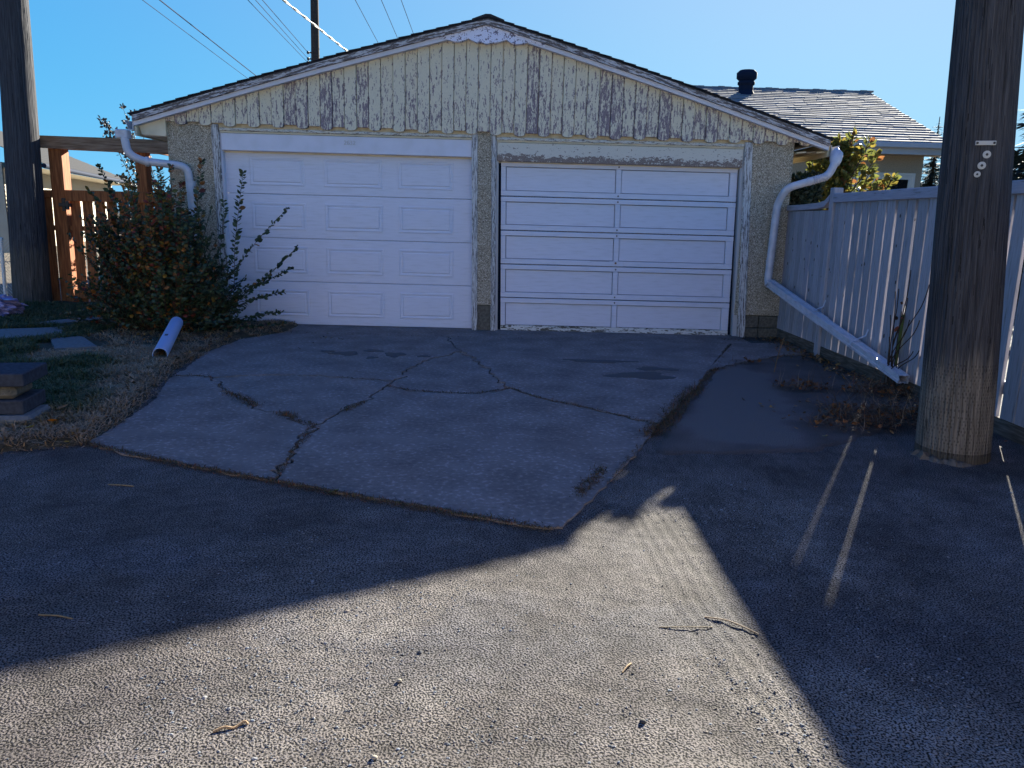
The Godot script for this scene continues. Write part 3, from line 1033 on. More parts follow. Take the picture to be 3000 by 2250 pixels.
func build_garage() -> void:
	var g := thing("garage", "old cream and stucco double garage with two white doors", "garage")
	# textures that carry the flaking paint
	var board_bias := func(uu: float, v: float) -> float:
		var bx := floorf(uu * 7.7 / 0.1423)
		var hsh := fposmod(sin(bx * 12.9898) * 43758.5453, 1.0)
		var fx := fposmod(uu * 7.7 / 0.1423, 1.0)
		return -0.25 + 0.42 * (hsh - 0.35) * (hsh - 0.35) * 3.0 + 0.32 * smoothstep(0.25, 0.98, v) + 0.12 * smoothstep(0.35, 0.7, uu) + (0.14 if fx > 0.84 else (0.1 if fx < 0.1 else 0.0))
	var cream := Color(0.64, 0.58, 0.44)
	var grey := Color(0.23, 0.185, 0.2)
	var gable_t := peel_tex(1540, 280, 210.0, 6.5, 0.4, cream, grey, 301, board_bias)
	var gable_m := uv_mat(gable_t, 0.75, 0.3)
	var casing_t := peel_tex(64, 1024, 4.6, 9.0, 0.1, Color(0.56, 0.55, 0.54), Color(0.16, 0.145, 0.14), 311, func(uu, v): return 0.12 * v + 0.1 * absf(uu - 0.5))
	var casing_m := uv_mat(casing_t, 0.8, 0.3)
	var casing2_t := peel_tex(64, 1024, 5.0, 8.0, 0.2, Color(0.56, 0.55, 0.54), Color(0.16, 0.145, 0.14), 317, func(uu, v): return 0.12 * v)
	var casing2_m := uv_mat(casing2_t, 0.8, 0.3)
	var fascia_t := peel_tex(1024, 48, 15.0, 2.2, -0.1, Color(0.5, 0.49, 0.5), Color(0.135, 0.115, 0.11), 321, func(uu, _v): return 0.05 * sin(uu * 9.0))
	var fascia_m := uv_mat(fascia_t, 0.85, 0.3)
	var orn_t := peel_tex(384, 128, 18.0, 4.0, 0.36, Color(0.72, 0.72, 0.84), Color(0.2, 0.18, 0.24), 331, func(_u, _v): return 0.02)
	var orn_m := uv_mat(orn_t, 0.8, 0.3)
	var hdr_t := peel_tex(1024, 96, 30.0, 4.5, 0.2, Color(0.6, 0.57, 0.5), Color(0.22, 0.175, 0.155), 341, func(uu, v): return -0.5 + 1.15 * smoothstep(0.42, 0.86, v + 0.05 * sin(uu * 21.0)))
	var hdr_m := uv_mat(hdr_t, 0.8, 0.3)
	var cap_t := peel_tex(1024, 32, 24.0, 2.0, 0.3, Color(0.56, 0.545, 0.49), Color(0.2, 0.17, 0.15), 351, func(_u, v): return 0.1 * v)
	var cap_m := uv_mat(cap_t, 0.8, 0.3)
	var bot_t := peel_tex(768, 48, 12.0, 2.4, 0.24, Color(0.6, 0.6, 0.58), Color(0.11, 0.1, 0.08), 361, func(uu, v): return -0.12 + 0.3 * v + 0.25 * smoothstep(0.06, 0.2, uu) * smoothstep(0.55, 0.35, uu))
	var bot_m := uv_mat(bot_t, 0.7, 0.3)

	# walls
	var zb := -5.0
	for w in [[-3.98, -3.43, 0.30], [-0.335, -0.1, 0.325], [2.93, 3.49, 0.28]]:
		part("wall", lean_box(Vector3(w[0], w[2], -0.18), Vector3(w[1] - 0.0, 2.42, 0.0), 0.004, 0.006), M.stucco, g, "", Vector3.ZERO)
	part("wall", box_mesh(Vector3(-3.975, 0.0, zb), Vector3(-3.8, 2.42, -0.182), 0.0), M.stucco, g)
	part("wall", box_mesh(Vector3(3.3, 0.0, zb), Vector3(3.475, 2.42, -0.182), 0.0), M.stucco, g)
	part("wall", box_mesh(Vector3(-3.975, 0.0, zb - 0.17), Vector3(3.475, 2.42, zb - 0.002), 0.0), M.stucco, g)
	part("floor", box_mesh(Vector3(-3.78, -0.05, zb + 0.02), Vector3(3.28, -0.002, -0.19), 0.0), M.concrete, g)
	# plinth blocks
	for b in [[-3.98, -3.72, -0.06, 0.12], [-3.72, -3.45, -0.06, 0.12], [-3.98, -3.72, 0.125, 0.295], [-3.715, -3.45, 0.125, 0.295], [3.07, 3.245, -0.08, 0.12], [3.25, 3.5, -0.08, 0.12], [3.07, 3.245, 0.125, 0.276], [3.25, 3.5, 0.125, 0.276], [-0.29, -0.115, -0.03, 0.32]]:
		part("plinth_block", lean_box(Vector3(b[0] + 0.003, b[2], -0.17), Vector3(b[1] - 0.003, b[3], -0.012 + 0.004 * sin(b[0] * 40.0)), 0.008, 0.01), M.block, g)
	# lintel wall behind the gable boards
	var gw := PackedVector2Array([Vector2(-3.95, 2.335), Vector2(3.45, 2.3), Vector2(3.45, roof_y(3.45) - 0.1), Vector2(-0.217, 3.5), Vector2(-3.95, roof_y(-3.95) - 0.1)])
	part("gable_backing", prism_mesh(gw, -0.15, -0.006), M.soffit_tan, g)
	part("gable_backing", prism_mesh(gw, zb - 0.15, zb), M.cream, g)
	# gable boards with alternating long round ends and short flat ends
	for i in 54:
		var x0 := -4.015 + i * 0.1423
		var x1 := x0 + 0.1355
		if x0 > 3.62:
			break
		var base := 2.392 - 0.0045 * (x0 + 4.0)
		var long := i % 2 == 1
		var yb := base + 0.006 - (0.036 if long else 0.0) + 0.004 * sin(i * 7.1)
		var t0 := roof_y(x0) - 0.1
		var t1 := roof_y(x1) - 0.1
		if maxf(t0, t1) < yb + 0.02:
			continue
		var poly := PackedVector2Array()
		if long:
			poly.append_array(PackedVector2Array([Vector2(x0, yb + 0.032), Vector2(x0 + 0.006, yb + 0.018), Vector2(x0 + 0.025, yb + 0.005), Vector2(x0 + 0.05, yb), Vector2(x1 - 0.05, yb), Vector2(x1 - 0.025, yb + 0.005), Vector2(x1 - 0.006, yb + 0.018), Vector2(x1, yb + 0.032)]))
		else:
			poly.append_array(PackedVector2Array([Vector2(x0, yb), Vector2(x1, yb)]))
		poly.append(Vector2(x1, maxf(t1, yb + 0.034)))
		if x0 < -0.217 and x1 > -0.217:
			poly.append(Vector2(-0.217, 3.49))
		poly.append(Vector2(x0, maxf(t0, yb + 0.034)))
		var zf := 0.04 + (0.012 if long else 0.0) + 0.0025 * sin(i * 3.7)
		var mesh := prism_mesh(poly, 0.0, zf, Vector2(1.0 / 7.7, -1.0 / 1.35), Vector2(4.015 / 7.7, 3.62 / 1.35))
		part("gable_board", mesh, gable_m, g)
	# roof decks
	for s in [-1, 1]:
		var xe := -4.345 if s < 0 else 3.868
		var ye := 2.447 if s < 0 else 2.385
		var deck := PackedVector2Array()
		for k in 9:
			var x := lerpf(-0.217, xe, k / 8.0)
			deck.append(Vector2(x, roof_y(x) + 0.016))
		for k in 9:
			var x := lerpf(xe, -0.217, k / 8.0)
			deck.append(Vector2(x, roof_y(x) + 0.002))
		part("roof_deck", prism_mesh(deck, zb - 0.3, 0.168), M.shingle_dark, g)
		var cnt := 29
		for k in cnt:
			var xa := lerpf(-0.217, xe, float(k) / cnt)
			var xb := lerpf(-0.217, xe, float(k + 1) / cnt + 0.004)
			var va := Vector2(xa, roof_y(xa) + 0.018)
			var vb := Vector2(xb, roof_y(xb) + 0.019)
			var nrm := Vector2(0.28 * s, 0.96)
			var zj := 0.182 + 0.006 * sin(k * 5.3)
			part("shingle_course", prism_mesh(PackedVector2Array([va, vb + nrm * 0.004, vb + nrm * 0.018, va + nrm * 0.008]), zb - 0.31, zj), M.shingle_dark, g)
	var cap := PackedVector2Array([Vector2(-0.40, 3.578), Vector2(-0.217, 3.633), Vector2(-0.03, 3.575), Vector2(-0.03, 3.59), Vector2(-0.19, 3.648), Vector2(-0.245, 3.648), Vector2(-0.40, 3.592)])
	part("ridge_cap", prism_mesh(cap, zb - 0.31, 0.175), M.shingle_dark, g)
	# rake boards: weathered fascia above, lighter moulding below
	for s in [-1, 1]:
		var xe := -4.32 if s < 0 else 3.84
		for lay in [[0.0, 0.062, 0.115, 0.166, "fascia"], [0.064, 0.112, 0.05, 0.132, "rake_moulding"]]:
			var st := mb()
			var segs := 10
			for k in segs:
				var xa := lerpf(-0.217, xe, float(k) / segs)
				var xb := lerpf(-0.217, xe, float(k + 1) / segs)
				var ua := float(k) / segs
				var ub := float(k + 1) / segs
				var p := [Vector2(xa, roof_y(xa) - lay[1]), Vector2(xb, roof_y(xb) - lay[1]), Vector2(xb, roof_y(xb) - lay[0]), Vector2(xa, roof_y(xa) - lay[0])]
				var uvs := [Vector2(ua, 1), Vector2(ub, 1), Vector2(ub, 0), Vector2(ua, 0)]
				var z1: float = lay[3]
				var z0: float = lay[2]
				var F := []
				var B := []
				for e in 4:
					F.append(Vector3(p[e].x, p[e].y, z1))
					B.append(Vector3(p[e].x, p[e].y, z0))
				if s > 0:
					quad(st, F[0], F[1], F[2], F[3], uvs)
					quad(st, B[0], B[1], F[1], F[0], uvs)
				else:
					quad(st, F[1], F[0], F[3], F[2], [uvs[1], uvs[0], uvs[3], uvs[2]])
					quad(st, B[1], B[0], F[0], F[1], [uvs[1], uvs[0], uvs[0], uvs[1]])
				if k == segs - 1:
					quad(st, F[1], B[1], B[2], F[2]) if s > 0 else quad(st, B[1], F[1], F[2], B[2])
			part(lay[4], fin(st), fascia_m if lay[4] == "fascia" else M.white, g)
	# scalloped peak board
	var orn := PackedVector2Array()
	var prof := [[-0.93, 3.345], [-0.85, 3.362], [-0.78, 3.378], [-0.723, 3.38], [-0.66, 3.366], [-0.597, 3.349], [-0.53, 3.352], [-0.468, 3.375], [-0.437, 3.39], [-0.395, 3.368], [-0.342, 3.349], [-0.285, 3.35], [-0.228, 3.335], [-0.17, 3.352], [-0.118, 3.352], [-0.06, 3.368], [-0.001, 3.388], [0.04, 3.36], [0.091, 3.341], [0.177, 3.347], [0.235, 3.362], [0.294, 3.372], [0.36, 3.352], [0.44, 3.322]]
	for p in prof:
		orn.append(Vector2(p[0], p[1]))
	for k in 9:
		var x := lerpf(0.44, -0.93, k / 8.0)
		orn.append(Vector2(x, maxf(roof_y(x) - 0.061, 3.36 if x < 0.3 else 3.33)))
	part("peak_board", prism_mesh(orn, 0.058, 0.14, Vector2(1.0 / 1.6, -1.0 / 0.3), Vector2(1.0 / 1.6, 3.5 / 0.3)), orn_m, g)
	# eaves
	part("eave_return", prism_mesh(PackedVector2Array([Vector2(-4.27, 2.24), Vector2(-3.985, 2.225), Vector2(-3.985, 2.44), Vector2(-4.3, 2.36)]), 0.0, 0.045), M.cream, g)
	part("soffit", box_mesh(Vector3(-4.27, 2.225, -5.1), Vector3(-3.98, 2.245, -0.003), 0.0), M.eave_metal, g)
	for k in 3:
		part("soffit_board", prism_mesh(PackedVector2Array([Vector2(3.50 + k * 0.118, 2.235 + 0.004 * k), Vector2(3.61 + k * 0.118, 2.245 + 0.004 * k), Vector2(3.61 + k * 0.118, 2.262 + 0.004 * k), Vector2(3.50 + k * 0.118, 2.252 + 0.004 * k)]), -5.1, 0.04), M.soffit_tan if k != 1 else M.soffit_brown, g)
	part("eave_fascia", box_mesh(Vector3(3.84, 2.2, -5.15), Vector3(3.868, 2.36, 0.1), 0.003), M.soffit_tan, g)
	part("eave_fascia", box_mesh(Vector3(-4.325, 2.22, -5.15), Vector3(-4.3, 2.42, 0.1), 0.003), M.cream, g)
	for s in [-1, 1]:
		var gx := -4.33 if s < 0 else 3.872
		var gy := 2.39 if s < 0 else 2.33
		var o := PackedVector2Array([Vector2(gx, gy - 0.11), Vector2(gx + s * 0.06, gy - 0.11), Vector2(gx + s * 0.075, gy - 0.06), Vector2(gx + s * 0.1, gy - 0.01), Vector2(gx + s * 0.1, gy), Vector2(gx + s * 0.09, gy), Vector2(gx + s * 0.066, gy - 0.06), Vector2(gx + s * 0.053, gy - 0.1), Vector2(gx + s * 0.01, gy - 0.1), Vector2(gx + s * 0.01, gy), Vector2(gx, gy)])
		part("gutter", prism_mesh(o, -5.2, 0.12), M.eave_metal, g)

	# casings and headers
	var cs := [[-3.432, -3.345, 2.385, 0.02], [-0.352, -0.283, 2.375, 0.02], [-0.118, -0.058, 2.375, 0.02]]
	for i in 3:
		var c: Array = cs[i]
		part("door_casing", lean_box(Vector3(c[0], -0.02, -0.02), Vector3(c[1], c[2], c[3]), 0.006), casing_m if i != 1 else casing2_m, g)
	part("door_casing", lean_box(Vector3(2.985, -0.03, -0.02), Vector3(3.078, 2.35, 0.02), 0.006, 0.046), casing2_m, g)
	# jambs set back behind the casings
	part("door_jamb", lean_box(Vector3(-3.38, 0.0, -0.17), Vector3(-3.325, 2.33, -0.022), 0.003), M.white, g)
	part("door_jamb", lean_box(Vector3(-0.352, 0.0, -0.17), Vector3(-0.31, 2.33, -0.022), 0.003), M.white, g)
	part("door_jamb", lean_box(Vector3(-0.075, -0.02, -0.17), Vector3(-0.03, 2.33, -0.022), 0.003), M.eave_metal, g)
	part("door_jamb", lean_box(Vector3(2.93, -0.03, -0.17), Vector3(2.985, 2.33, -0.022), 0.003, 0.036), M.eave_metal, g)
	# left header: cap, ledge, board
	part("header_cap", box_mesh(Vector3(-3.37, 2.312, -0.02), Vector3(-0.385, 2.345, 0.024), 0.004), cap_m, g)
	part("header_ledge", box_mesh(Vector3(-3.365, 2.29, -0.04), Vector3(-0.385, 2.31, 0.006), 0.002), M.cream, g)
	part("header_board", box_mesh(Vector3(-3.36, 2.092, -0.09), Vector3(-0.385, 2.288, -0.004), 0.004), M.white, g)
	part("door_stop", box_mesh(Vector3(-3.36, 2.07, -0.16), Vector3(-0.385, 2.09, -0.092), 0.002), M.cream, g)
	# right header with flaking lower half
	part("header_cap", box_mesh(Vector3(-0.09, 2.293, -0.02), Vector3(2.87, 2.328, 0.024), 0.004), cap_m, g)
	part("header_ledge", box_mesh(Vector3(-0.085, 2.274, -0.04), Vector3(2.87, 2.293, 0.006), 0.002), M.cream, g)
	part("header_board", box_mesh(Vector3(-0.08, 2.055, -0.07), Vector3(2.87, 2.272, -0.004), 0.004), hdr_m, g)
	part("door_stop", box_mesh(Vector3(-0.08, 2.04, -0.16), Vector3(2.87, 2.053, -0.072), 0.002), M.cream, g)
	# number on the left header
	var tm := TextMesh.new()
	tm.text = "2632"
	var sf := SystemFont.new()
	sf.font_names = PackedStringArray(["Droid Sans"])
	sf.font_weight = 700
	tm.font = sf
	tm.font_size = 24
	tm.pixel_size = 0.0029
	tm.depth = 0.004
	var nm := part("house_number", tm, M.number, g, "", Vector3(-1.838, 2.215, -0.001))
	nm.scale = Vector3(0.92, 1, 1)
	nm.set_meta("label", "faint number 2632 on the left door header")

	# left door: four embossed sections
	var ld := group_part("garage_door", g)
	ld.set_meta("label", "smooth white left door with three columns of embossed panels")
	var ys := [0.012, 0.547, 1.075, 1.599, 2.125]
	for k in 4:
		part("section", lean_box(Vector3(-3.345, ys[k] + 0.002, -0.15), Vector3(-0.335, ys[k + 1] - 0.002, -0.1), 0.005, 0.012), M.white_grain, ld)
		var ym: float = (ys[k] + ys[k + 1]) * 0.5
		for c in [[-3.045, -2.385], [-2.155, -1.447], [-1.257, -0.585]]:
			var st := mb()
			var lo := Vector2(c[0] + lean(ym) * 0.8, ym - 0.164)
			var hi := Vector2(c[1] + lean(ym) * 0.8, ym + 0.164)
			var rings := [[0.0, -0.101], [0.008, -0.092], [0.02, -0.092], [0.036, -0.0995], [0.04, -0.0995], [0.052, -0.091], [0.07, -0.091]]
			for q in rings.size() - 1:
				var i0: float = rings[q][0]
				var i1: float = rings[q + 1][0]
				var z0: float = rings[q][1]
				var z1: float = rings[q + 1][1]
				var A := [Vector3(lo.x + i0, lo.y + i0, z0), Vector3(hi.x - i0, lo.y + i0, z0), Vector3(hi.x - i0, hi.y - i0, z0), Vector3(lo.x + i0, hi.y - i0, z0)]
				var B := [Vector3(lo.x + i1, lo.y + i1, z1), Vector3(hi.x - i1, lo.y + i1, z1), Vector3(hi.x - i1, hi.y - i1, z1), Vector3(lo.x + i1, hi.y - i1, z1)]
				for w in 4:
					quad(st, A[w], A[(w + 1) % 4], B[(w + 1) % 4], B[w])
			var f := 0.07
			quad(st, Vector3(lo.x + f, lo.y + f, -0.091), Vector3(hi.x - f, lo.y + f, -0.091), Vector3(hi.x - f, hi.y - f, -0.091), Vector3(lo.x + f, hi.y - f, -0.091))
			part("panel", fin(st), M.white_grain, ld)
	part("weather_seal", lean_box(Vector3(-3.34, -0.012, -0.14), Vector3(-0.34, 0.012, -0.105), 0.003), M.seam, ld)

	# right door: five rows of two flat panels between rails and stiles
	var rd := group_part("garage_door", g)
	rd.set_meta("label", "older white right door with five rows of two flat panels")
	var sy := [-0.035, 0.418, 0.832, 1.243, 1.65, 2.062]
	var kk := 0.019
	for k in 5:
		var y0: float = sy[k] + 0.005
		var y1: float = sy[k + 1] - 0.005
		var x0 := 0.006
		var x1 := 2.885
		var rb := 0.1 if k == 0 else 0.062
		var zf := -0.08
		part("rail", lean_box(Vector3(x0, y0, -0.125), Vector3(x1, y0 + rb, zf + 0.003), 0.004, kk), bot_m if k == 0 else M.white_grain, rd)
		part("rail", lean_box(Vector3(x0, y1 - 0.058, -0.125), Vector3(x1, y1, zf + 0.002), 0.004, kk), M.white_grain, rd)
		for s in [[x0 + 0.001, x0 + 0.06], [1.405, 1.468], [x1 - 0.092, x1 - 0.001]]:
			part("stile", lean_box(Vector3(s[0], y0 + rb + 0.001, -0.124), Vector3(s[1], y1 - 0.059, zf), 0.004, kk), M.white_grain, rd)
		part("backing", lean_box(Vector3(x0 + 0.02, y0 + 0.02, -0.123), Vector3(x1 - 0.02, y1 - 0.02, -0.1215), 0.0, kk), M.seam, rd)
		for s in [[x0 + 0.066, 1.399], [1.474, x1 - 0.098]]:
			part("panel", lean_box(Vector3(s[0], y0 + rb + 0.006, -0.121), Vector3(s[1], y1 - 0.065, -0.1), 0.003, kk), M.white_grain, rd)
		for yy in [y0 + 0.03, y1 - 0.03]:
			var st := mb()
			var p := Vector3(1.436 - kk * yy, yy, zf)
			tube(st, [p, p + Vector3(0, 0, 0.006)], [0.011, 0.009], 8)
			part("bolt", fin(st), M.dark_metal, rd)
	part("side_seal", lean_box(Vector3(-0.035, -0.02, -0.16), Vector3(0.03, 2.05, -0.13), 0.0, kk), M.vent_metal, rd)
	part("side_seal", lean_box(Vector3(2.86, -0.03, -0.16), Vector3(2.95, 2.05, -0.13), 0.0, kk), M.vent_metal, rd)
	part("lock_plate", lean_box(Vector3(1.40, 0.835, -0.08), Vector3(1.53, 0.9, -0.072), 0.003, kk), M.white_grain, rd)
	part("lock_bolt", tube_mesh([Vector3(1.415, 0.876, -0.074), Vector3(1.415, 0.876, -0.06)], [0.012], 8), mat(Color(0.2, 0.09, 0.03), 0.8, 0.3), rd)
	part("crack", lean_box(Vector3(1.08, 0.893, -0.079), Vector3(1.32, 0.897, -0.0765), 0.0, -0.02), M.seam, rd)
	part("door_gap", box_mesh(Vector3(-0.02, -0.06, -0.12), Vector3(2.9, -0.036, -0.09), 0.0), M.seam, rd)

	# downspouts
	var dl := group_part("downspout", g)
	dl.set_meta("label", "white round downspout at the left corner behind the shrub")
	part("outlet", box_mesh(Vector3(-4.47, 2.17, 0.17), Vector3(-4.33, 2.27, 0.3), 0.012), M.pipe_white, dl)
	var lp := elbows([Vector3(-4.375, 2.18, 0.26), Vector3(-4.345, 2.0, 0.27), Vector3(-4.2, 1.925, 0.24), Vector3(-3.73, 1.885, 0.1), Vector3(-3.70, 1.2, 0.075), Vector3(-3.76, 0.25, 0.09), Vector3(-3.65, 0.16, 0.5)], 0.11)
	part("pipe", tube_mesh(lp, [0.045], 14), M.pipe_white, dl)
	part("joint", tube_mesh([Vector3(-4.165, 1.922, 0.23), Vector3(-4.13, 1.919, 0.222)], [0.056], 14), M.pipe_white, dl)
	part("joint", tube_mesh([Vector3(-3.71, 1.72, 0.079), Vector3(-3.71, 1.66, 0.078)], [0.05], 14), M.pipe_white, dl)
	var dr := group_part("downspout", g)
	dr.set_meta("label", "white downspout at the right corner running down along the fence")
	part("elbow", tube_mesh([Vector3(3.93, 2.27, 0.12), Vector3(3.92, 2.22, 0.18), Vector3(3.9, 2.16, 0.22), Vector3(3.885, 2.1, 0.24)], [0.045, 0.075, 0.07, 0.05], 12), M.pipe_white, dr)
	var rp := elbows([Vector3(3.885, 2.12, 0.24), Vector3(3.82, 1.97, 0.25), Vector3(3.36, 1.825, 0.2), Vector3(3.305, 1.65, 0.09), Vector3(3.275, 0.72, 0.09), Vector3(3.28, 0.67, 0.14)], 0.09)
	part("pipe", tube_mesh(rp, [0.046], 14), M.pipe_white, dr)
	for t in [[Vector3(3.62, 1.907, 0.228), Vector3(3.6, 1.9, 0.226)], [Vector3(3.297, 1.52, 0.09), Vector3(3.296, 1.50, 0.09)], [Vector3(3.283, 0.97, 0.09), Vector3(3.282, 0.95, 0.09)]]:
		part("joint", tube_mesh(t, [0.0505], 14), M.pipe_white, dr)
	for k in 6:
		var a := rp[6].lerp(rp[8], k / 6.0) as Vector3
		part("crimp", tube_mesh([Vector3(3.80 - 0.028 * k, 1.965 - 0.009 * k, 0.25), Vector3(3.793 - 0.028 * k, 1.963 - 0.009 * k, 0.25)], [0.049], 12), M.pipe_white, dr)
	# rectangular run down to the ground beside the fence
	var p0 := Vector3(3.30, 0.70, 0.06)
	var p1 := Vector3(3.385, 0.155, 3.36)
	var dirv := (p1 - p0).normalized()
	var sidev := dirv.cross(Vector3.UP).normalized()
	var upv := sidev.cross(dirv).normalized()
	for seg in [[0.0, 0.5, 0.05], [0.49, 1.0, 0.045]]:
		var st := mb()
		var a := p0.lerp(p1, seg[0])
		var b := p0.lerp(p1, seg[1])
		var w: float = seg[2]
		var h: float = w * 0.8
		var prof2 := [Vector2(-1, -1), Vector2(-0.3, -1), Vector2(-0.22, -0.86), Vector2(0.22, -0.86), Vector2(0.3, -1), Vector2(1, -1), Vector2(1, -0.35), Vector2(0.86, -0.28), Vector2(0.86, 0.28), Vector2(1, 0.35), Vector2(1, 1), Vector2(0.3, 1), Vector2(0.22, 0.86), Vector2(-0.22, 0.86), Vector2(-0.3, 1), Vector2(-1, 1), Vector2(-1, 0.35), Vector2(-0.86, 0.28), Vector2(-0.86, -0.28), Vector2(-1, -0.35)]
		for k in prof2.size():
			var q0: Vector2 = prof2[k]
			var q1: Vector2 = prof2[(k + 1) % prof2.size()]
			for io in [1.0, 0.94]:
				var o0: Vector3 = sidev * q0.x * w * io + upv * q0.y * h * io
				var o1: Vector3 = sidev * q1.x * w * io + upv * q1.y * h * io
				if io == 1.0:
					quad(st, a + o0, a + o1, b + o1, b + o0)
				else:
					quad(st, a + o1, a + o0, b + o0, b + o1)
			var r0 := sidev * q0.x * w + upv * q0.y * h
			var r1 := sidev * q1.x * w + upv * q1.y * h
			quad(st, b + r0, b + r1, b + r1 * 0.94, b + r0 * 0.94)
		part("extension", fin(st), M.pipe_blue if seg[0] > 2.0 else M.pipe_white, dr)
	for t in [0.43, 0.73]:
		var c := p0.lerp(p1, t)
		var st := mb()
		var pts := []
		for k in 9:
			var a := TAU * k / 8.0 + 0.78
			pts.append(c + sidev * cos(a) * 0.068 + upv * sin(a) * 0.058)
		pts.append(c + Vector3(0.09, 0.09, -0.02))
		pts.append(c + Vector3(0.115, 0.16, -0.03))
		for k in pts.size() - 1:
			var q0: Vector3 = pts[k]
			var q1: Vector3 = pts[k + 1]
			var wv := dirv * 0.012
			quad(st, q0 - wv, q1 - wv, q1 + wv, q0 + wv)
		part("strap", fin(st), M.pipe_white, dr)
	# clay-ish drain pipe lying on the ground
	var pv := mb()
	var a0 := Vector3(-3.46, 0.2, 1.35)
	var a1 := Vector3(-3.09, 0.085, 2.66)
	tube(pv, [a0, a1], [0.066], 20, false)
	tube(pv, [a1, a0], [0.06], 20, false)
	var dv := (a1 - a0).normalized()
	var sv := dv.cross(Vector3.UP).normalized()
	var uv := sv.cross(dv)
	for k in 20:
		var b0 := TAU * k / 20.0
		var b1 := TAU * (k + 1) / 20.0
		var e0 := sv * cos(b0) + uv * sin(b0)
		var e1 := sv * cos(b1) + uv * sin(b1)
		quad(pv, a1 + e0 * 0.066, a1 + e1 * 0.066, a1 + e1 * 0.06, a1 + e0 * 0.06)
	var base := Vector3(-3.2, 0, 2.2)
	var o := thing("drain_pipe", "short white plastic drain pipe lying below the shrub", "pipe", base)
	part("pipe", fin(pv), M.pipe_blue, o, "", -base)
	var mk := mb()
	var mc := a0.lerp(a1, 0.62) + uv * 0.0665
	box(mk, Vector3(-0.014, -0.001, -0.03), Vector3(0.014, 0.0006, 0.03), 0.0, Transform3D(Basis(sv, uv, dv), mc))
	part("stamp", fin(mk), M.dark_metal, o, "", -base)

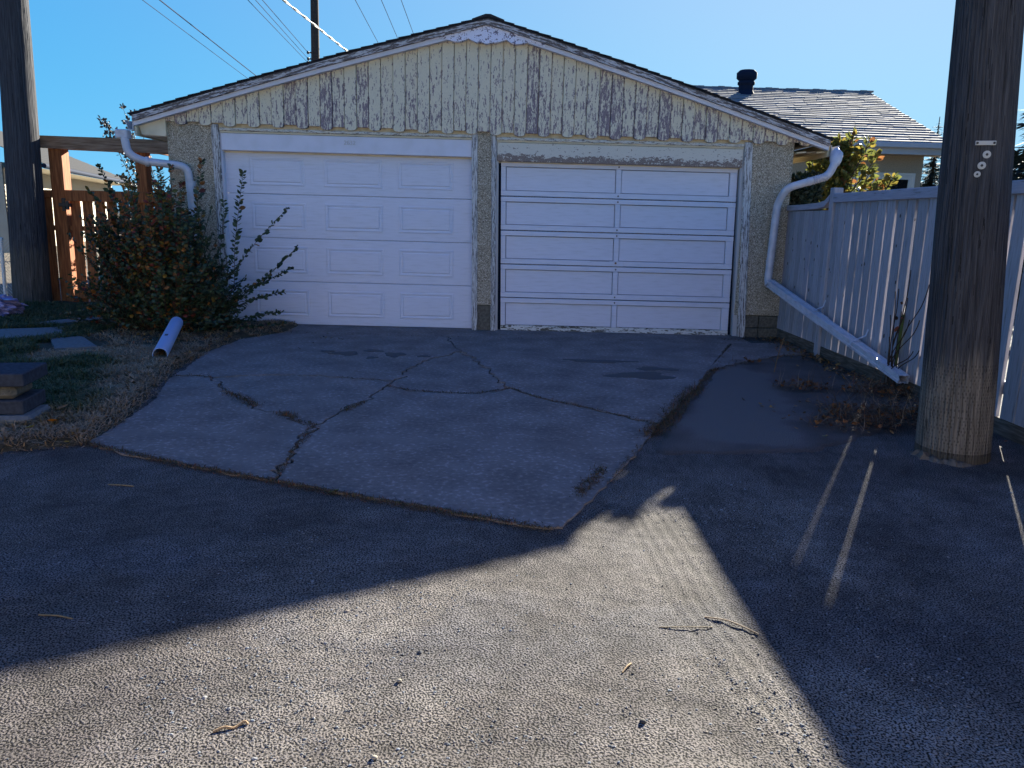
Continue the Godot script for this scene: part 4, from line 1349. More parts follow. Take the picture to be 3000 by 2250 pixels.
# ---------------------------------------------------------------- right fence
func build_right_fence() -> void:
	var fx := 3.5
	var fc := thing("board_fence", "pale painted board fence with top rail right of the garage", "fence", Vector3(fx, 0, 1.3))
	var org := Vector3(-fx, 0, -1.3)
	# low bay by the garage
	var z := -0.06
	var k := 0
	while z < 1.16:
		var w := 0.138 + 0.006 * sin(k * 3.1)
		var gap := 0.006 if k % 4 != 1 else 0.016
		part("board", box_mesh(Vector3(fx - 0.02, 0.125, z), Vector3(fx + 0.0, 1.56, minf(z + w, 1.21)), 0.003), M["fence_board_%d" % ((k * 3 + 1) % 5)], fc, "", org)
		z += w + gap
		k += 1
	# tall bay, boards with open gaps of uneven width, on past the right edge of the view
	var gaps := [1.372, 1.50, 1.655, 1.825, 2.0, 2.166, 2.33, 2.508, 2.684, 2.862, 3.028, 3.22, 3.39, 3.565, 3.74, 3.94, 4.14, 4.32, 4.49]
	while gaps[-1] < 6.8:
		gaps.append(gaps[-1] + 0.172)
	for i in gaps.size() - 1:
		var w0: float = 0.5 * [0.01, 0.016, 0.02, 0.024, 0.022, 0.026, 0.022, 0.02, 0.036, 0.02, 0.052, 0.022, 0.024, 0.018, 0.02, 0.024, 0.03, 0.022, 0.04][i % 19]
		var w1: float = 0.5 * [0.01, 0.016, 0.02, 0.024, 0.022, 0.026, 0.022, 0.02, 0.036, 0.02, 0.052, 0.022, 0.024, 0.018, 0.02, 0.024, 0.03, 0.022, 0.04][(i + 1) % 19]
		var wob := 0.003 * sin(i * 5.0)
		part("board", box_mesh(Vector3(fx - 0.024 + wob, 0.12, gaps[i] + w0), Vector3(fx + wob, 1.64, gaps[i + 1] - w1), 0.002), M["fence_board_%d" % ((i * i + 2 * i) % 5)], fc, "", org)
	# posts
	for pz in [[1.255, 1.79], [3.76, 1.7], [6.2, 1.7]]:
		part("post", box_mesh(Vector3(fx - 0.045 if pz[0] < 2.0 else fx + 0.035, -0.05, pz[0]), Vector3(fx + 0.055 if pz[0] < 2.0 else fx + 0.125, pz[1], pz[0] + 0.1), 0.006), M.fence_paint, fc, "", org)
	part("post", box_mesh(Vector3(fx - 0.02, -0.05, -0.15), Vector3(fx + 0.03, 1.63, -0.07), 0.004), M.fence_paint, fc, "", org)
	# rails behind the boards
	for rr in [[1.42, 1.51, -0.06, 1.25], [0.24, 0.33, -0.06, 1.25], [1.54, 1.63, 1.36, 7.0], [0.28, 0.37, 1.36, 7.0]]:
		part("rail", box_mesh(Vector3(fx + 0.003, rr[0], rr[2]), Vector3(fx + 0.04, rr[1], rr[3]), 0.004), M.fence_rail, fc, "", org)
	# top rails
	part("top_rail", box_mesh(Vector3(fx - 0.05, 1.635, 1.357), Vector3(fx + 0.045, 1.727, 7.05), 0.006), M.fence_rail, fc, "", org)
	var low := mb()
	var pr := [Vector2(-0.12, 1.565), Vector2(0.5, 1.57), Vector2(0.95, 1.58), Vector2(1.13, 1.6), Vector2(1.25, 1.66)]
	for i in 4:
		var a: Vector2 = pr[i]
		var b: Vector2 = pr[i + 1]
		var x0 := fx - 0.045
		var x1 := fx + 0.04
		var h := 0.062
		quad(low, Vector3(x0, a.y, a.x), Vector3(x0, b.y, b.x), Vector3(x0, b.y + h, b.x), Vector3(x0, a.y + h, a.x))
		quad(low, Vector3(x1, b.y, b.x), Vector3(x1, a.y, a.x), Vector3(x1, a.y + h, a.x), Vector3(x1, b.y + h, b.x))
		quad(low, Vector3(x0, a.y + h, a.x), Vector3(x0, b.y + h, b.x), Vector3(x1, b.y + h, b.x), Vector3(x1, a.y + h, a.x))
		quad(low, Vector3(x1, a.y, a.x), Vector3(x1, b.y, b.x), Vector3(x0, b.y, b.x), Vector3(x0, a.y, a.x))
	part("top_rail", fin(low), M.fence_rail, fc, "", org)
	# kick boards along the ground
	for kb in [[-0.1, 1.25, 0.005, 0.122], [1.36, 3.72, 0.0, 0.117], [3.73, 7.0, 0.0, 0.117]]:
		part("kick_board", box_mesh(Vector3(fx - 0.015, kb[2] - 0.05, kb[0]), Vector3(fx + 0.02, kb[3], kb[1]), 0.004), M.kick, fc, "", org)
	# knots and scars on the boards
	var st := mb()
	for i in 70:
		var zz := rng.randf_range(0.0, 4.4)
		var yy := rng.randf_range(0.2, 1.5)
		var s := rng.randf_range(0.006, 0.014)
		var pts := []
		for e in 7:
			var a := TAU * e / 7.0
			pts.append(Vector3(fx - 0.0245, yy + sin(a) * s * 1.6, zz + cos(a) * s))
		for e in range(1, 6):
			tri(st, pts[0], pts[e], pts[e + 1])
	part("knots", fin(st), mat(Color(0.07, 0.055, 0.045), 0.9, 0.2), fc, "stuff", org)

# ---------------------------------------------------------------- poles
func pole_mesh(pts: Array, radii: Array, top_h: float) -> ArrayMesh:
	var st := mb()
	st.set_smooth_group(0)
	var n := 28
	for i in pts.size() - 1:
		for k in n:
			var q := []
			for e in [[i, k], [i, k + 1], [i + 1, k + 1], [i + 1, k]]:
				var a: float = TAU * e[1] / n
				var rr: float = radii[e[0]] * (1.0 + 0.012 * sin(a * 3.0 + e[0]) + 0.008 * sin(a * 7.0))
				var p: Vector3 = pts[e[0]] + Vector3(cos(a) * rr, 0, -sin(a) * rr)
				var hv := p.y / top_h
				if hv > 0.93:
					hv = 0.4 + 0.53 * (1.0 - pingpong((hv - 0.93) / 0.53, 1.0))
				q.append([p, Vector2(float(e[1]) / n, hv)])
			quad(st, q[0][0], q[1][0], q[2][0], q[3][0], [q[0][1], q[1][1], q[2][1], q[3][1]])
	return fin(st)

func build_poles() -> void:
	# near pole on the right
	var base := Vector3(2.868, 0.0, 5.03)
	var rp := thing("utility_pole", "thick dark wooden utility pole with pale foot near the right fence", "utility pole", base)
	var pts := []
	var rad := []
	for h in [-0.1, 0.0, 0.25, 0.5, 0.8, 1.2, 1.7, 2.2, 2.8, 3.6, 4.8, 6.5, 9.0]:
		pts.append(Vector3(-0.055 * h, h, -0.01 * h))
		rad.append(0.212 - 0.0145 * h)
	var pm := uv_mat(pole_texture(401, 0.56, 3.0, Color(0.056, 0.054, 0.057), Color(0.15, 0.13, 0.108), true), 0.92, 0.2)
	pm.normal_enabled = true
	pm.normal_texture = grain_normal(402, 3.0)
	pm.normal_scale = 1.1
	part("shaft", pole_mesh(pts, rad, 3.0), pm, rp)
	# metal plate and washers facing the alley
	var face := func(ang: float, h: float, out: float) -> Transform3D:
		var rr := 0.212 - 0.0145 * h + out
		var d := Vector3(sin(ang), 0, cos(ang))
		return Transform3D(Basis(Vector3.UP.cross(d).normalized(), Vector3.UP, d), Vector3(-0.055 * h, h, -0.01 * h) + d * rr)
	var a0 := -0.36
	var st := mb()
	box(st, Vector3(-0.052, -0.012, -0.003), Vector3(0.052, 0.012, 0.003), 0.002, face.call(a0 + 0.02, 1.87, 0.006))
	part("metal_plate", fin(st), M.galvanised, rp)
	for s in [-0.042, 0.042]:
		var t: Transform3D = face.call(a0 + 0.02, 1.87, 0.01)
		part("nail", tube_mesh([t * Vector3(s, 0, 0), t * Vector3(s, 0, 0.003)], [0.007], 8), M.dark_metal, rp)
	for w in [[0.08, 1.808, 0.021], [-0.03, 1.748, 0.021], [-0.13, 1.70, 0.017]]:
		var t: Transform3D = face.call(a0 + w[0], w[1], 0.0)
		var st2 := mb()
		var rr: float = w[2]
		for k in 20:
			var b0 := TAU * k / 20.0
			var b1 := TAU * (k + 1) / 20.0
			var e0 := Vector3(cos(b0), sin(b0), 0)
			var e1 := Vector3(cos(b1), sin(b1), 0)
			quad(st2, t * (e0 * rr * 0.35 + Vector3(0, 0, 0.006)), t * (e0 * rr + Vector3(0, 0, 0.004)), t * (e1 * rr + Vector3(0, 0, 0.004)), t * (e1 * rr * 0.35 + Vector3(0, 0, 0.006)))
			quad(st2, t * (e0 * rr + Vector3(0, 0, -0.004)), t * (e1 * rr + Vector3(0, 0, -0.004)), t * (e1 * rr + Vector3(0, 0, 0.004)), t * (e0 * rr + Vector3(0, 0, 0.004)))
		part("washer", fin(st2), M.galvanised, rp)
		part("washer_bolt", tube_mesh([t * Vector3(0, 0, -0.004), t * Vector3(0, 0, 0.0045)], [rr * 0.36], 8), M.dark_metal, rp)
	# splintered strip round the foot
	var sp := mb()
	var fnz := noise(403, FastNoiseLite.TYPE_SIMPLEX_SMOOTH, 1.0, 3)
	for k in 48:
		var i0 := []
		for e in 2:
			var ang := lerpf(-1.9, 0.1, (k + e) / 48.0)
			var hh := (0.028 + 0.03 * fnz.get_noise_1d((k + e) * 0.16)) * smoothstep(0.0, 8.0, k + e) * smoothstep(48.0, 36.0, k + e)
			var rr := 0.245 + 0.04 * fnz.get_noise_1d((k + e) * 0.1 + 20.0)
			var dd := Vector3(sin(ang), 0, cos(ang))
			i0.append([dd * (rr + 0.035) - Vector3(0, 0.01, 0), dd * rr + Vector3.UP * hh, dd * 0.2 + Vector3.UP * hh * 0.7])
		quad(sp, i0[0][0], i0[1][0], i0[1][1], i0[0][1])
		quad(sp, i0[0][1], i0[1][1], i0[1][2], i0[0][2])
	part("foot_strip", fin(sp), M.kick, rp)
	# pole on the left
	var lb := Vector3(-6.56, 0.0, -1.35)
	var lp := thing("utility_pole", "grey weathered wooden utility pole beside the cedar gate", "utility pole", lb)
	pts = []
	rad = []
	for h in [-0.1, 0.0, 0.4, 0.9, 1.5, 2.2, 3.0, 4.2, 6.0, 9.0]:
		pts.append(Vector3(0.028 * h, h, 0))
		rad.append(0.24 - 0.0125 * h)
	var lm := uv_mat(pole_texture(411, 0.75, 3.0, Color(0.055, 0.056, 0.062), Color(0.085, 0.078, 0.07), false), 0.92, 0.2)
	lm.normal_enabled = true
	lm.normal_texture = grain_normal(412, 3.0)
	part("shaft", pole_mesh(pts, rad, 3.0), lm, lp)
	# tall pole far behind the garage
	var fb := Vector3(-6.78, 0.0, -20.0)
	var fp := thing("utility_pole", "tall dark utility pole rising far behind the garage roof", "utility pole", fb)
	part("shaft", tube_mesh([Vector3(0, -0.1, 0), Vector3(0.0, 6.0, 0), Vector3(0.04, 11.0, 0)], [0.17, 0.15, 0.13], 14), M.bark, fp)
	for h in [6.62, 6.74, 6.95]:
		part("bracket", box_mesh(Vector3(-0.27, h - 0.02, -0.03), Vector3(-0.12, h + 0.02, 0.03), 0.004), M.dark_metal, fp)
		part("insulator", tube_mesh([Vector3(-0.25, h - 0.05, 0), Vector3(-0.25, h, 0), Vector3(-0.25, h + 0.05, 0)], [0.03, 0.05, 0.03], 10), M.dark_metal, fp)
	part("step_bolt", box_mesh(Vector3(0.12, 6.66, -0.02), Vector3(0.3, 6.69, 0.02), 0.003), M.dark_metal, fp)

func grain_normal(sd: int, height: float) -> ImageTexture:
	var w := 256
	var h := 512
	var a := noise(sd, FastNoiseLite.TYPE_SIMPLEX_SMOOTH, 1.0, 4)
	var im := Image.create(w, h, false, Image.FORMAT_L8)
	for y in h:
		var m := height * y / h
		for x in w:
			var an := TAU * x / w
			var n := 0.5 + 0.35 * a.get_noise_3d(cos(an) * 20.0, m * 1.2, sin(an) * 20.0) + 0.3 * a.get_noise_3d(cos(an) * 50.0, m * 3.0, sin(an) * 50.0)
			im.set_pixel(x, y, Color(clampf(n, 0, 1), 0, 0))
	im.convert(Image.FORMAT_RGBA8)
	im.bump_map_to_normal_map(5.0)
	return ImageTexture.create_from_image(im)

# ---------------------------------------------------------------- left fence and arbour
func build_left_fence() -> void:
	var zf := -1.6
	var ar := thing("gate_arbour", "cedar gate arbour of two posts and a beam beside the garage", "arbour", Vector3(-5.6, 0, zf))
	var org := Vector3(5.6, 0, -zf)
	part("post", box_mesh(Vector3(-6.30, -0.1, zf - 0.2), Vector3(-6.12, 2.165, zf), 0.006), M.cedar, ar, "", org)
	part("post", box_mesh(Vector3(-5.13, -0.1, zf - 0.2), Vector3(-4.98, 2.165, zf - 0.04), 0.006), M.cedar, ar, "", org)
	part("beam", prism_mesh(PackedVector2Array([Vector2(-6.37, 2.165), Vector2(-3.9, 2.12), Vector2(-3.9, 2.31), Vector2(-6.5, 2.33)]), zf + 0.003, zf + 0.045, Vector2(0.4, -0.4)), M.cedar_across, ar, "", org)
	part("beam", prism_mesh(PackedVector2Array([Vector2(-6.37, 2.17), Vector2(-3.9, 2.125), Vector2(-3.9, 2.3), Vector2(-6.5, 2.32)]), zf - 0.26, zf - 0.21, Vector2(0.4, -0.4)), M.cedar_across, ar, "", org)
	for k in 3:
		part("cross_piece", box_mesh(Vector3(-5.0 + k * 0.35, 2.16, zf - 0.9), Vector3(-4.955 + k * 0.35, 2.29, zf - 0.27), 0.004), M.cedar, ar, "", org)
	var fe := thing("cedar_fence", "red brown cedar picket gate and fence behind the shrub", "fence", Vector3(-5.6, 0, zf))
	var xs := [-6.68, -6.45, -6.075, -5.905, -5.735, -5.565, -5.40, -5.23, -5.06, -4.89, -4.72, -4.55, -4.38, -4.2]
	for i in xs.size():
		var x: float = xs[i]
		var w := 0.135 if i > 1 else (0.115 if i == 1 else 0.17)
		if i == 0:
			w = 0.14
		var lean_k := 0.012 * sin(i * 2.9)
		part("picket", box_mesh(Vector3(x, -0.02 + 0.02 * sin(i * 4.0), zf - 0.06 + lean_k * 0.5), Vector3(x + w, 1.585, zf - 0.035 + lean_k * 0.5), 0.004), M.cedar, fe, "", org)
	part("rail", box_mesh(Vector3(-6.75, 1.5, zf - 0.032), Vector3(-6.305, 1.605, zf - 0.002), 0.004), M.cedar, fe, "", org)
	part("rail", box_mesh(Vector3(-6.115, 1.46, zf - 0.02), Vector3(-4.0, 1.61, zf + 0.012), 0.004), M.cedar, fe, "", org)
	part("rail", box_mesh(Vector3(-6.1, 0.1, zf - 0.02), Vector3(-4.0, 0.22, zf + 0.012), 0.004), M.cedar, fe, "", org)
	part("rail", box_mesh(Vector3(-6.75, 1.05, zf - 0.1), Vector3(-4.0, 1.12, zf - 0.062), 0.004), M.cedar, fe, "", org)
	var lt := mb()
	box(lt, Vector3(-6.2, 1.38, zf + 0.003), Vector3(-6.03, 1.43, zf + 0.04), 0.006)
	box(lt, Vector3(-6.16, 1.32, zf + 0.003), Vector3(-6.11, 1.5, zf + 0.03), 0.006)
	box(lt, Vector3(-6.09, 1.34, zf + 0.03), Vector3(-6.05, 1.46, zf + 0.055), 0.006)
	part("latch", fin(lt), M.dark_metal, fe, "", org)
	# chain link behind the pole
	var cz := -1.3
	var cl := thing("chain_link_fence", "galvanised chain link fence end at the left edge behind the pole", "fence", Vector3(-7.2, 0, cz))
	var o2 := Vector3(7.2, 0, -cz)
	part("post", tube_mesh([Vector3(-6.905, -0.1, cz), Vector3(-6.885, 0.93, cz)], [0.024], 10), M.frame_white, cl, "", o2)
	part("top_rail", tube_mesh([Vector3(-10.5, 0.93, cz), Vector3(-6.86, 0.925, cz)], [0.018], 8), M.frame_white, cl, "", o2)
	var cm := mb()
	var i := 0
	while i < 34:
		var x := -7.9 + i * 0.05
		for s in [-1.0, 1.0]:
			var a := Vector3(x, 0.02, cz + 0.01 * s)
			var b := Vector3(x + s * 0.9, 0.92, cz + 0.01 * s)
			if b.x > -6.5:
				continue
			var nn := Vector3(0.9, -0.9 * s, 0).normalized() * 0.002
			quad(cm, a - nn, a + nn, b + nn, b - nn)
		i += 1
	part("wire_mesh", fin(cm), M.galvanised, cl, "stuff", o2)

# ---------------------------------------------------------------- house on the right
func build_house() -> void:
	var h := thing("house", "low bungalow with grey shingle roof behind the right fence", "house", Vector3(6.0, 0, -11))
	var org := Vector3(-6.0, 0, 11)
	var zw := -10.85
	var ye := 3.46
	part("wall", box_mesh(Vector3(-1.0, -0.1, -20.0), Vector3(10.68, 3.2, zw), 0.0), M.plaster, h, "", org)
	# windows: outer frame, mullion, sash, pane
	for w in [[9.0, 10.5, 1.05, 2.78, 2], [8.2, 8.95, 1.05, 2.72, 1]]:
		var wd := group_part("window", h)
		wd.position = org
		var x0: float = w[0]
		var x1: float = w[1]
		var y0: float = w[2]
		var y1: float = w[3]
		for b in [[x0, x1, y1 - 0.07, y1], [x0, x1, y0, y0 + 0.07], [x0, x0 + 0.07, y0 + 0.07, y1 - 0.07], [x1 - 0.09, x1, y0 + 0.07, y1 - 0.07]]:
			part("frame", box_mesh(Vector3(b[0], b[2], zw), Vector3(b[1], b[3], zw + 0.05), 0.005), M.frame_white, wd)
		var n: int = w[4]
		for k in n:
			var a := lerpf(x0 + 0.07, x1 - 0.09, float(k) / n)
			var c := lerpf(x0 + 0.07, x1 - 0.09, float(k + 1) / n)
			if n == 2:
				a = x0 + 0.07 if k == 0 else x0 + 0.42
				c = x0 + 0.34 if k == 0 else x1 - 0.09
			if k == 1:
				part("frame", box_mesh(Vector3(x0 + 0.34, y0 + 0.07, zw), Vector3(x0 + 0.42, y1 - 0.07, zw + 0.05), 0.005), M.frame_white, wd)
			for b in [[a, c, y1 - 0.16, y1 - 0.07], [a, c, y0 + 0.07, y0 + 0.14], [a, a + 0.06, y0 + 0.14, y1 - 0.16], [c - 0.07, c, y0 + 0.14, y1 - 0.16]]:
				part("sash", box_mesh(Vector3(b[0], b[2], zw), Vector3(b[1], b[3], zw + 0.035), 0.004), M.frame_white, wd)
			part("pane", box_mesh(Vector3(a + 0.055, y0 + 0.13, zw), Vector3(c - 0.065, y1 - 0.155, zw + 0.012), 0.0), M.glass, wd)
	# soffit, fascia, gutter
	part("soffit", box_mesh(Vector3(-1.0, 3.2, zw - 0.02), Vector3(10.95, 3.24, -10.3), 0.0), M.plaster, h, "", org)
	part("eave_fascia", box_mesh(Vector3(-1.0, 3.19, -10.3), Vector3(10.97, 3.36, -10.26), 0.004), M.eave_metal, h, "", org)
	part("gutter", box_mesh(Vector3(-1.0, 3.34, -10.258), Vector3(10.97, 3.465, -10.15), 0.012), M.eave_metal, h, "", org)
	# roof deck and courses of shingles, each shingle tilted a little and of its own tone
	var yr := 5.80
	var zr := -17.6
	var xl := -1.0
	var e0 := Vector3(xl, ye, -10.2)
	var run := Vector2(zr + 10.2, yr - ye)
	var deck := mb()
	quad(deck, Vector3(xl, ye - 0.02, -10.2), Vector3(10.95, ye - 0.02, -10.2), Vector3(12.02, yr - 0.02, zr), Vector3(xl, yr - 0.02, zr))
	quad(deck, Vector3(xl, yr - 0.02, zr), Vector3(12.02, yr - 0.02, zr), Vector3(10.95, ye - 0.02, -25.0), Vector3(xl, ye - 0.02, -25.0))
	tri(deck, Vector3(10.95, ye - 0.02, -10.2), Vector3(10.95, ye - 0.02, -25.0), Vector3(12.02, yr - 0.02, zr))
	part("roof_deck", fin(deck), M.vent_metal, h, "", org)
	var len := run.length()
	var rows := 25
	var sl := run / len
	var st := mb()
	var up := Vector3(0, -sl.x, sl.y)
	if up.y < 0:
		up = -up
	for r in rows:
		var d0 := len * r / rows
		var d1 := len * (r + 1) / rows + 0.08
		var xr := lerpf(10.98, 12.05, float(r) / rows)
		var x := 3.2 + 0.17 * (r % 2) + 0.08 * sin(r * 7.0)
		while x < xr:
			var w := rng.randf_range(0.3, 0.6)
			var x1 := minf(x + w, xr + rng.randf_range(-0.02, 0.03))
			var lift := 0.034 + rng.randf_range(-0.004, 0.006)
			var y0 := rng.randf_range(-0.02, 0.02)
			var a := Vector3(0, ye + sl.y * (d0 + y0), -10.2 + sl.x * (d0 + y0))
			var b := Vector3(0, ye + sl.y * d1, -10.2 + sl.x * d1)
			var p0 := a + up * lift
			var p1 := b + up * 0.006
			var v := rng.randf_range(0.27, 0.38)
			var warm := rng.randf_range(-0.02, 0.05)
			st.set_color(Color(v * (1.0 + warm), v, v * (1.0 - warm * 0.5)))
			quad(st, p0 + Vector3(x, 0, 0), p0 + Vector3(x1 - 0.008, 0, 0), p1 + Vector3(x1 - 0.008, 0, 0), p1 + Vector3(x, 0, 0))
			quad(st, a + Vector3(x, 0, 0), a + Vector3(x1 - 0.008, 0, 0), p0 + Vector3(x1 - 0.008, 0, 0), p0 + Vector3(x, 0, 0))
			quad(st, a + Vector3(x1 - 0.008, 0, 0), b + Vector3(x1 - 0.008, 0, 0), p1 + Vector3(x1 - 0.008, 0, 0), p0 + Vector3(x1 - 0.008, 0, 0))
			x += w
	part("roof_shingles", fin(st), M.shingle_grey, h, "stuff", org)
	var rc := mb()
	var x := 3.4
	while x < 12.0:
		rc.set_color(Color(0.36, 0.34, 0.33))
		box(rc, Vector3(x, yr - 0.02, zr - 0.12), Vector3(x + 0.22, yr + 0.03 + 0.012 * sin(x * 20.0), zr + 0.12), 0.01)
		x += 0.225
	part("ridge_cap", fin(rc), M.shingle_grey, h, "stuff", org)
	# metal vent on the roof
	var vb := Vector3(7.66, 5.42, -16.6)
	var vt := group_part("roof_vent", h)
	vt.position = org
	part("flue", tube_mesh([vb - Vector3(0, 0.2, 0), vb + Vector3(0, 0.36, 0)], [0.225], 18), M.vent_metal, vt)
	part("collar", tube_mesh([vb + Vector3(0, 0.3, 0), vb + Vector3(0, 0.34, 0), vb + Vector3(0, 0.4, 0), vb + Vector3(0, 0.44, 0)], [0.23, 0.27, 0.27, 0.23], 18), M.vent_metal, vt)
	part("cowl", tube_mesh([vb + Vector3(0, 0.44, 0), vb + Vector3(0, 0.52, 0), vb + Vector3(0, 0.68, 0), vb + Vector3(0, 0.76, 0)], [0.23, 0.315, 0.32, 0.23], 18), M.vent_metal, vt)
	part("flashing", tube_mesh([vb + Vector3(0, -0.16, 0.05), vb + Vector3(0, 0.12, 0)], [0.36, 0.23], 18), M.vent_metal, vt)
	# wall lamp and its wire by the corner
	part("wall_lamp", tube_mesh([Vector3(10.6, 1.95, zw + 0.1), Vector3(10.6, 2.05, zw + 0.1), Vector3(10.6, 2.13, zw + 0.06)], [0.06, 0.05, 0.015], 10), M.dark_metal, h, "", org)
	part("wire", tube_mesh(smooth_path([Vector3(10.5, 2.3, zw + 0.03), Vector3(10.75, 2.24, zw + 0.03), Vector3(11.1, 2.08, zw + 0.05), Vector3(11.5, 2.05, zw)]), [0.012], 6), M.wire, h, "", org)

# ---------------------------------------------------------------- neighbour on the left
func build_neighbour() -> void:
	var A := Vector3(-13.16, 2.6, -13.03)
	var B := Vector3(-16.33, 2.6, -24.2)
	var d := (B - A).normalized()
	var nrm := Vector3(-d.z, 0, d.x)
	if nrm.x < 0:
		nrm = -nrm
	var a := A + d * 1.3
	var b := B + d * 6.0
	var h := thing("neighbour_garage", "cream sided low building with grey roof beyond the cedar fence", "outbuilding", Vector3(A.x, 0, A.z))
	var org := -Vector3(A.x, 0, A.z)
	# wall of lapped siding boards
	var w0 := a - nrm * 1.05
	var w1 := b - nrm * 1.05
	var core := mb()
	var back := -nrm * 7.0
	var f := Vector3(0, -2.7, 0)
	quad(core, w0 + f - nrm * 0.02, w1 + f - nrm * 0.02, w1 - nrm * 0.02, w0 - nrm * 0.02)
	quad(core, w0 + f + back, w0 + f - nrm * 0.02, w0 - nrm * 0.02, w0 + back)
	quad(core, w1 + f, w1 + f + back, w1 + back, w1)
	quad(core, w1 + f + back, w0 + f + back, w0 + back, w1 + back)
	part("wall", fin(core), M.siding, h, "", org)
	for k in 20:
		var y0 := -0.05 + k * 0.128
		if y0 > 2.45:
			break
		var st := mb()
		var p0 := Vector3(w0.x, y0, w0.z)
		var p1 := Vector3(w1.x, y0, w1.z)
		quad(st, p1 + nrm * 0.022, p0 + nrm * 0.022, p0 + Vector3(0, 0.128, 0), p1 + Vector3(0, 0.128, 0))
		quad(st, p1, p0, p0 + nrm * 0.022, p1 + nrm * 0.022)
		part("siding_board", fin(st), M.siding, h, "", org)
	# eave and gutter
	var st2 := mb()
	quad(st2, b, a, a - nrm * 1.07 - Vector3(0, 0.02, 0), b - nrm * 1.07 - Vector3(0, 0.02, 0))
	part("soffit", fin(st2), M.siding, h, "", Vector3(org.x, -0.14, org.z))
	part("gutter", tube_mesh([a + nrm * 0.02 - Vector3(0, 0.06, 0), b + nrm * 0.02 - Vector3(0, 0.06, 0)], [0.075], 8), M.vent_metal, h, "", org)
	# roof
	var rise := Vector3(0, 1.85, 0) - nrm * 4.6
	var st3 := mb()
	quad(st3, b, a, a + rise, b + rise)
	quad(st3, a + rise, a + rise * Vector3(2, 0, 2), b + rise * Vector3(2, 0, 2), b + rise)
	part("roof", fin(st3), roof_grey(), h, "", org)
	for k in 14:
		var t0 := k / 14.0
		var st4 := mb()
		var q0 := a + rise * t0
		var q1 := b + rise * t0
		var q2 := b + rise * (t0 + 0.075)
		var q3 := a + rise * (t0 + 0.075)
		var u := Vector3(0, 0.02, 0)
		quad(st4, q1 + u, q0 + u, q3 + u * 0.3, q2 + u * 0.3)
		quad(st4, q1, q0, q0 + u, q1 + u)
		part("shingle_course", fin(st4), roof_grey(), h, "", org)
	var vp := A + d * 6.5 + rise * 0.42
	part("roof_vent", box_mesh(vp + Vector3(-0.22, 0, -0.22), vp + Vector3(0.22, 0.22, 0.22), 0.03), M.vent_metal, h, "", org)

var _roof_grey: StandardMaterial3D
func roof_grey() -> StandardMaterial3D:
	if _roof_grey == null:
		_roof_grey = tri_mat(ntex(noise(71, FastNoiseLite.TYPE_SIMPLEX_SMOOTH, 0.15, 4), 512, [0.0, 0.5, 1.0], [Color(0.016, 0.016, 0.018), Color(0.033, 0.033, 0.035), Color(0.056, 0.055, 0.058)]), Vector3(0.8, 0.8, 0.8), 0.92, 0.25)
	return _roof_grey

# ---------------------------------------------------------------- the far side of the alley, behind the viewpoint
func build_far_fence() -> void:
	var fz := 13.8
	var fe := thing("far_fence", "plain tan plank fence along the opposite side of the alley", "fence", Vector3(0, 0, fz))
	for i in 60:
		var x := -15.0 + i * 0.5
		part("plank", box_mesh(Vector3(x, 0.02, 0.0), Vector3(x + 0.49, 2.35 + 0.02 * sin(i * 3.0), 0.025), 0.0), M.fence_far, fe)
	part("rail", box_mesh(Vector3(-15.0, 1.5, 0.026), Vector3(15.0, 1.6, 0.07), 0.0), M.fence_far, fe)

# ---------------------------------------------------------------- plants
func leaf_mesh(l: float, w: float, fold: float) -> ArrayMesh:
	# base at the origin, pointing along +y, folded along the midrib, bent back at the tip
	var st := mb()
	var rib := [Vector3(0, 0, 0), Vector3(0, l * 0.35, fold * 0.3), Vector3(0, l * 0.7, 0.0), Vector3(0, l, -fold)]
	var half := [0.0, w * 0.5, w * 0.42, 0.0]
	for s in [-1.0, 1.0]:
		for i in 3:
			var a: Vector3 = rib[i]
			var b: Vector3 = rib[i + 1]
			var ea := a + Vector3(s * half[i], 0, -fold * half[i] / w)
			var eb := b + Vector3(s * half[i + 1], 0, -fold * half[i + 1] / w)
			if s > 0:
				quad(st, a, ea, eb, b)
			else:
				quad(st, ea, a, b, eb)
	return fin(st)

func aim(dir: Vector3, spin: float, s: float) -> Basis:
	var y := dir.normalized()
	var ref := Vector3.UP if absf(y.y) < 0.95 else Vector3.RIGHT
	var x := y.cross(ref).normalized().rotated(y, spin)
	return Basis(x, y, x.cross(y)).scaled(Vector3(s, s, s)) if false else Basis(x * s, y * s, x.cross(y) * s)

func along(path: Array, t: float) -> Array:
	var f := t * (path.size() - 1)
	var i := mini(int(f), path.size() - 2)
	var p: Vector3 = path[i].lerp(path[i + 1], f - i)
	return [p, (path[i + 1] - path[i]).normalized()]

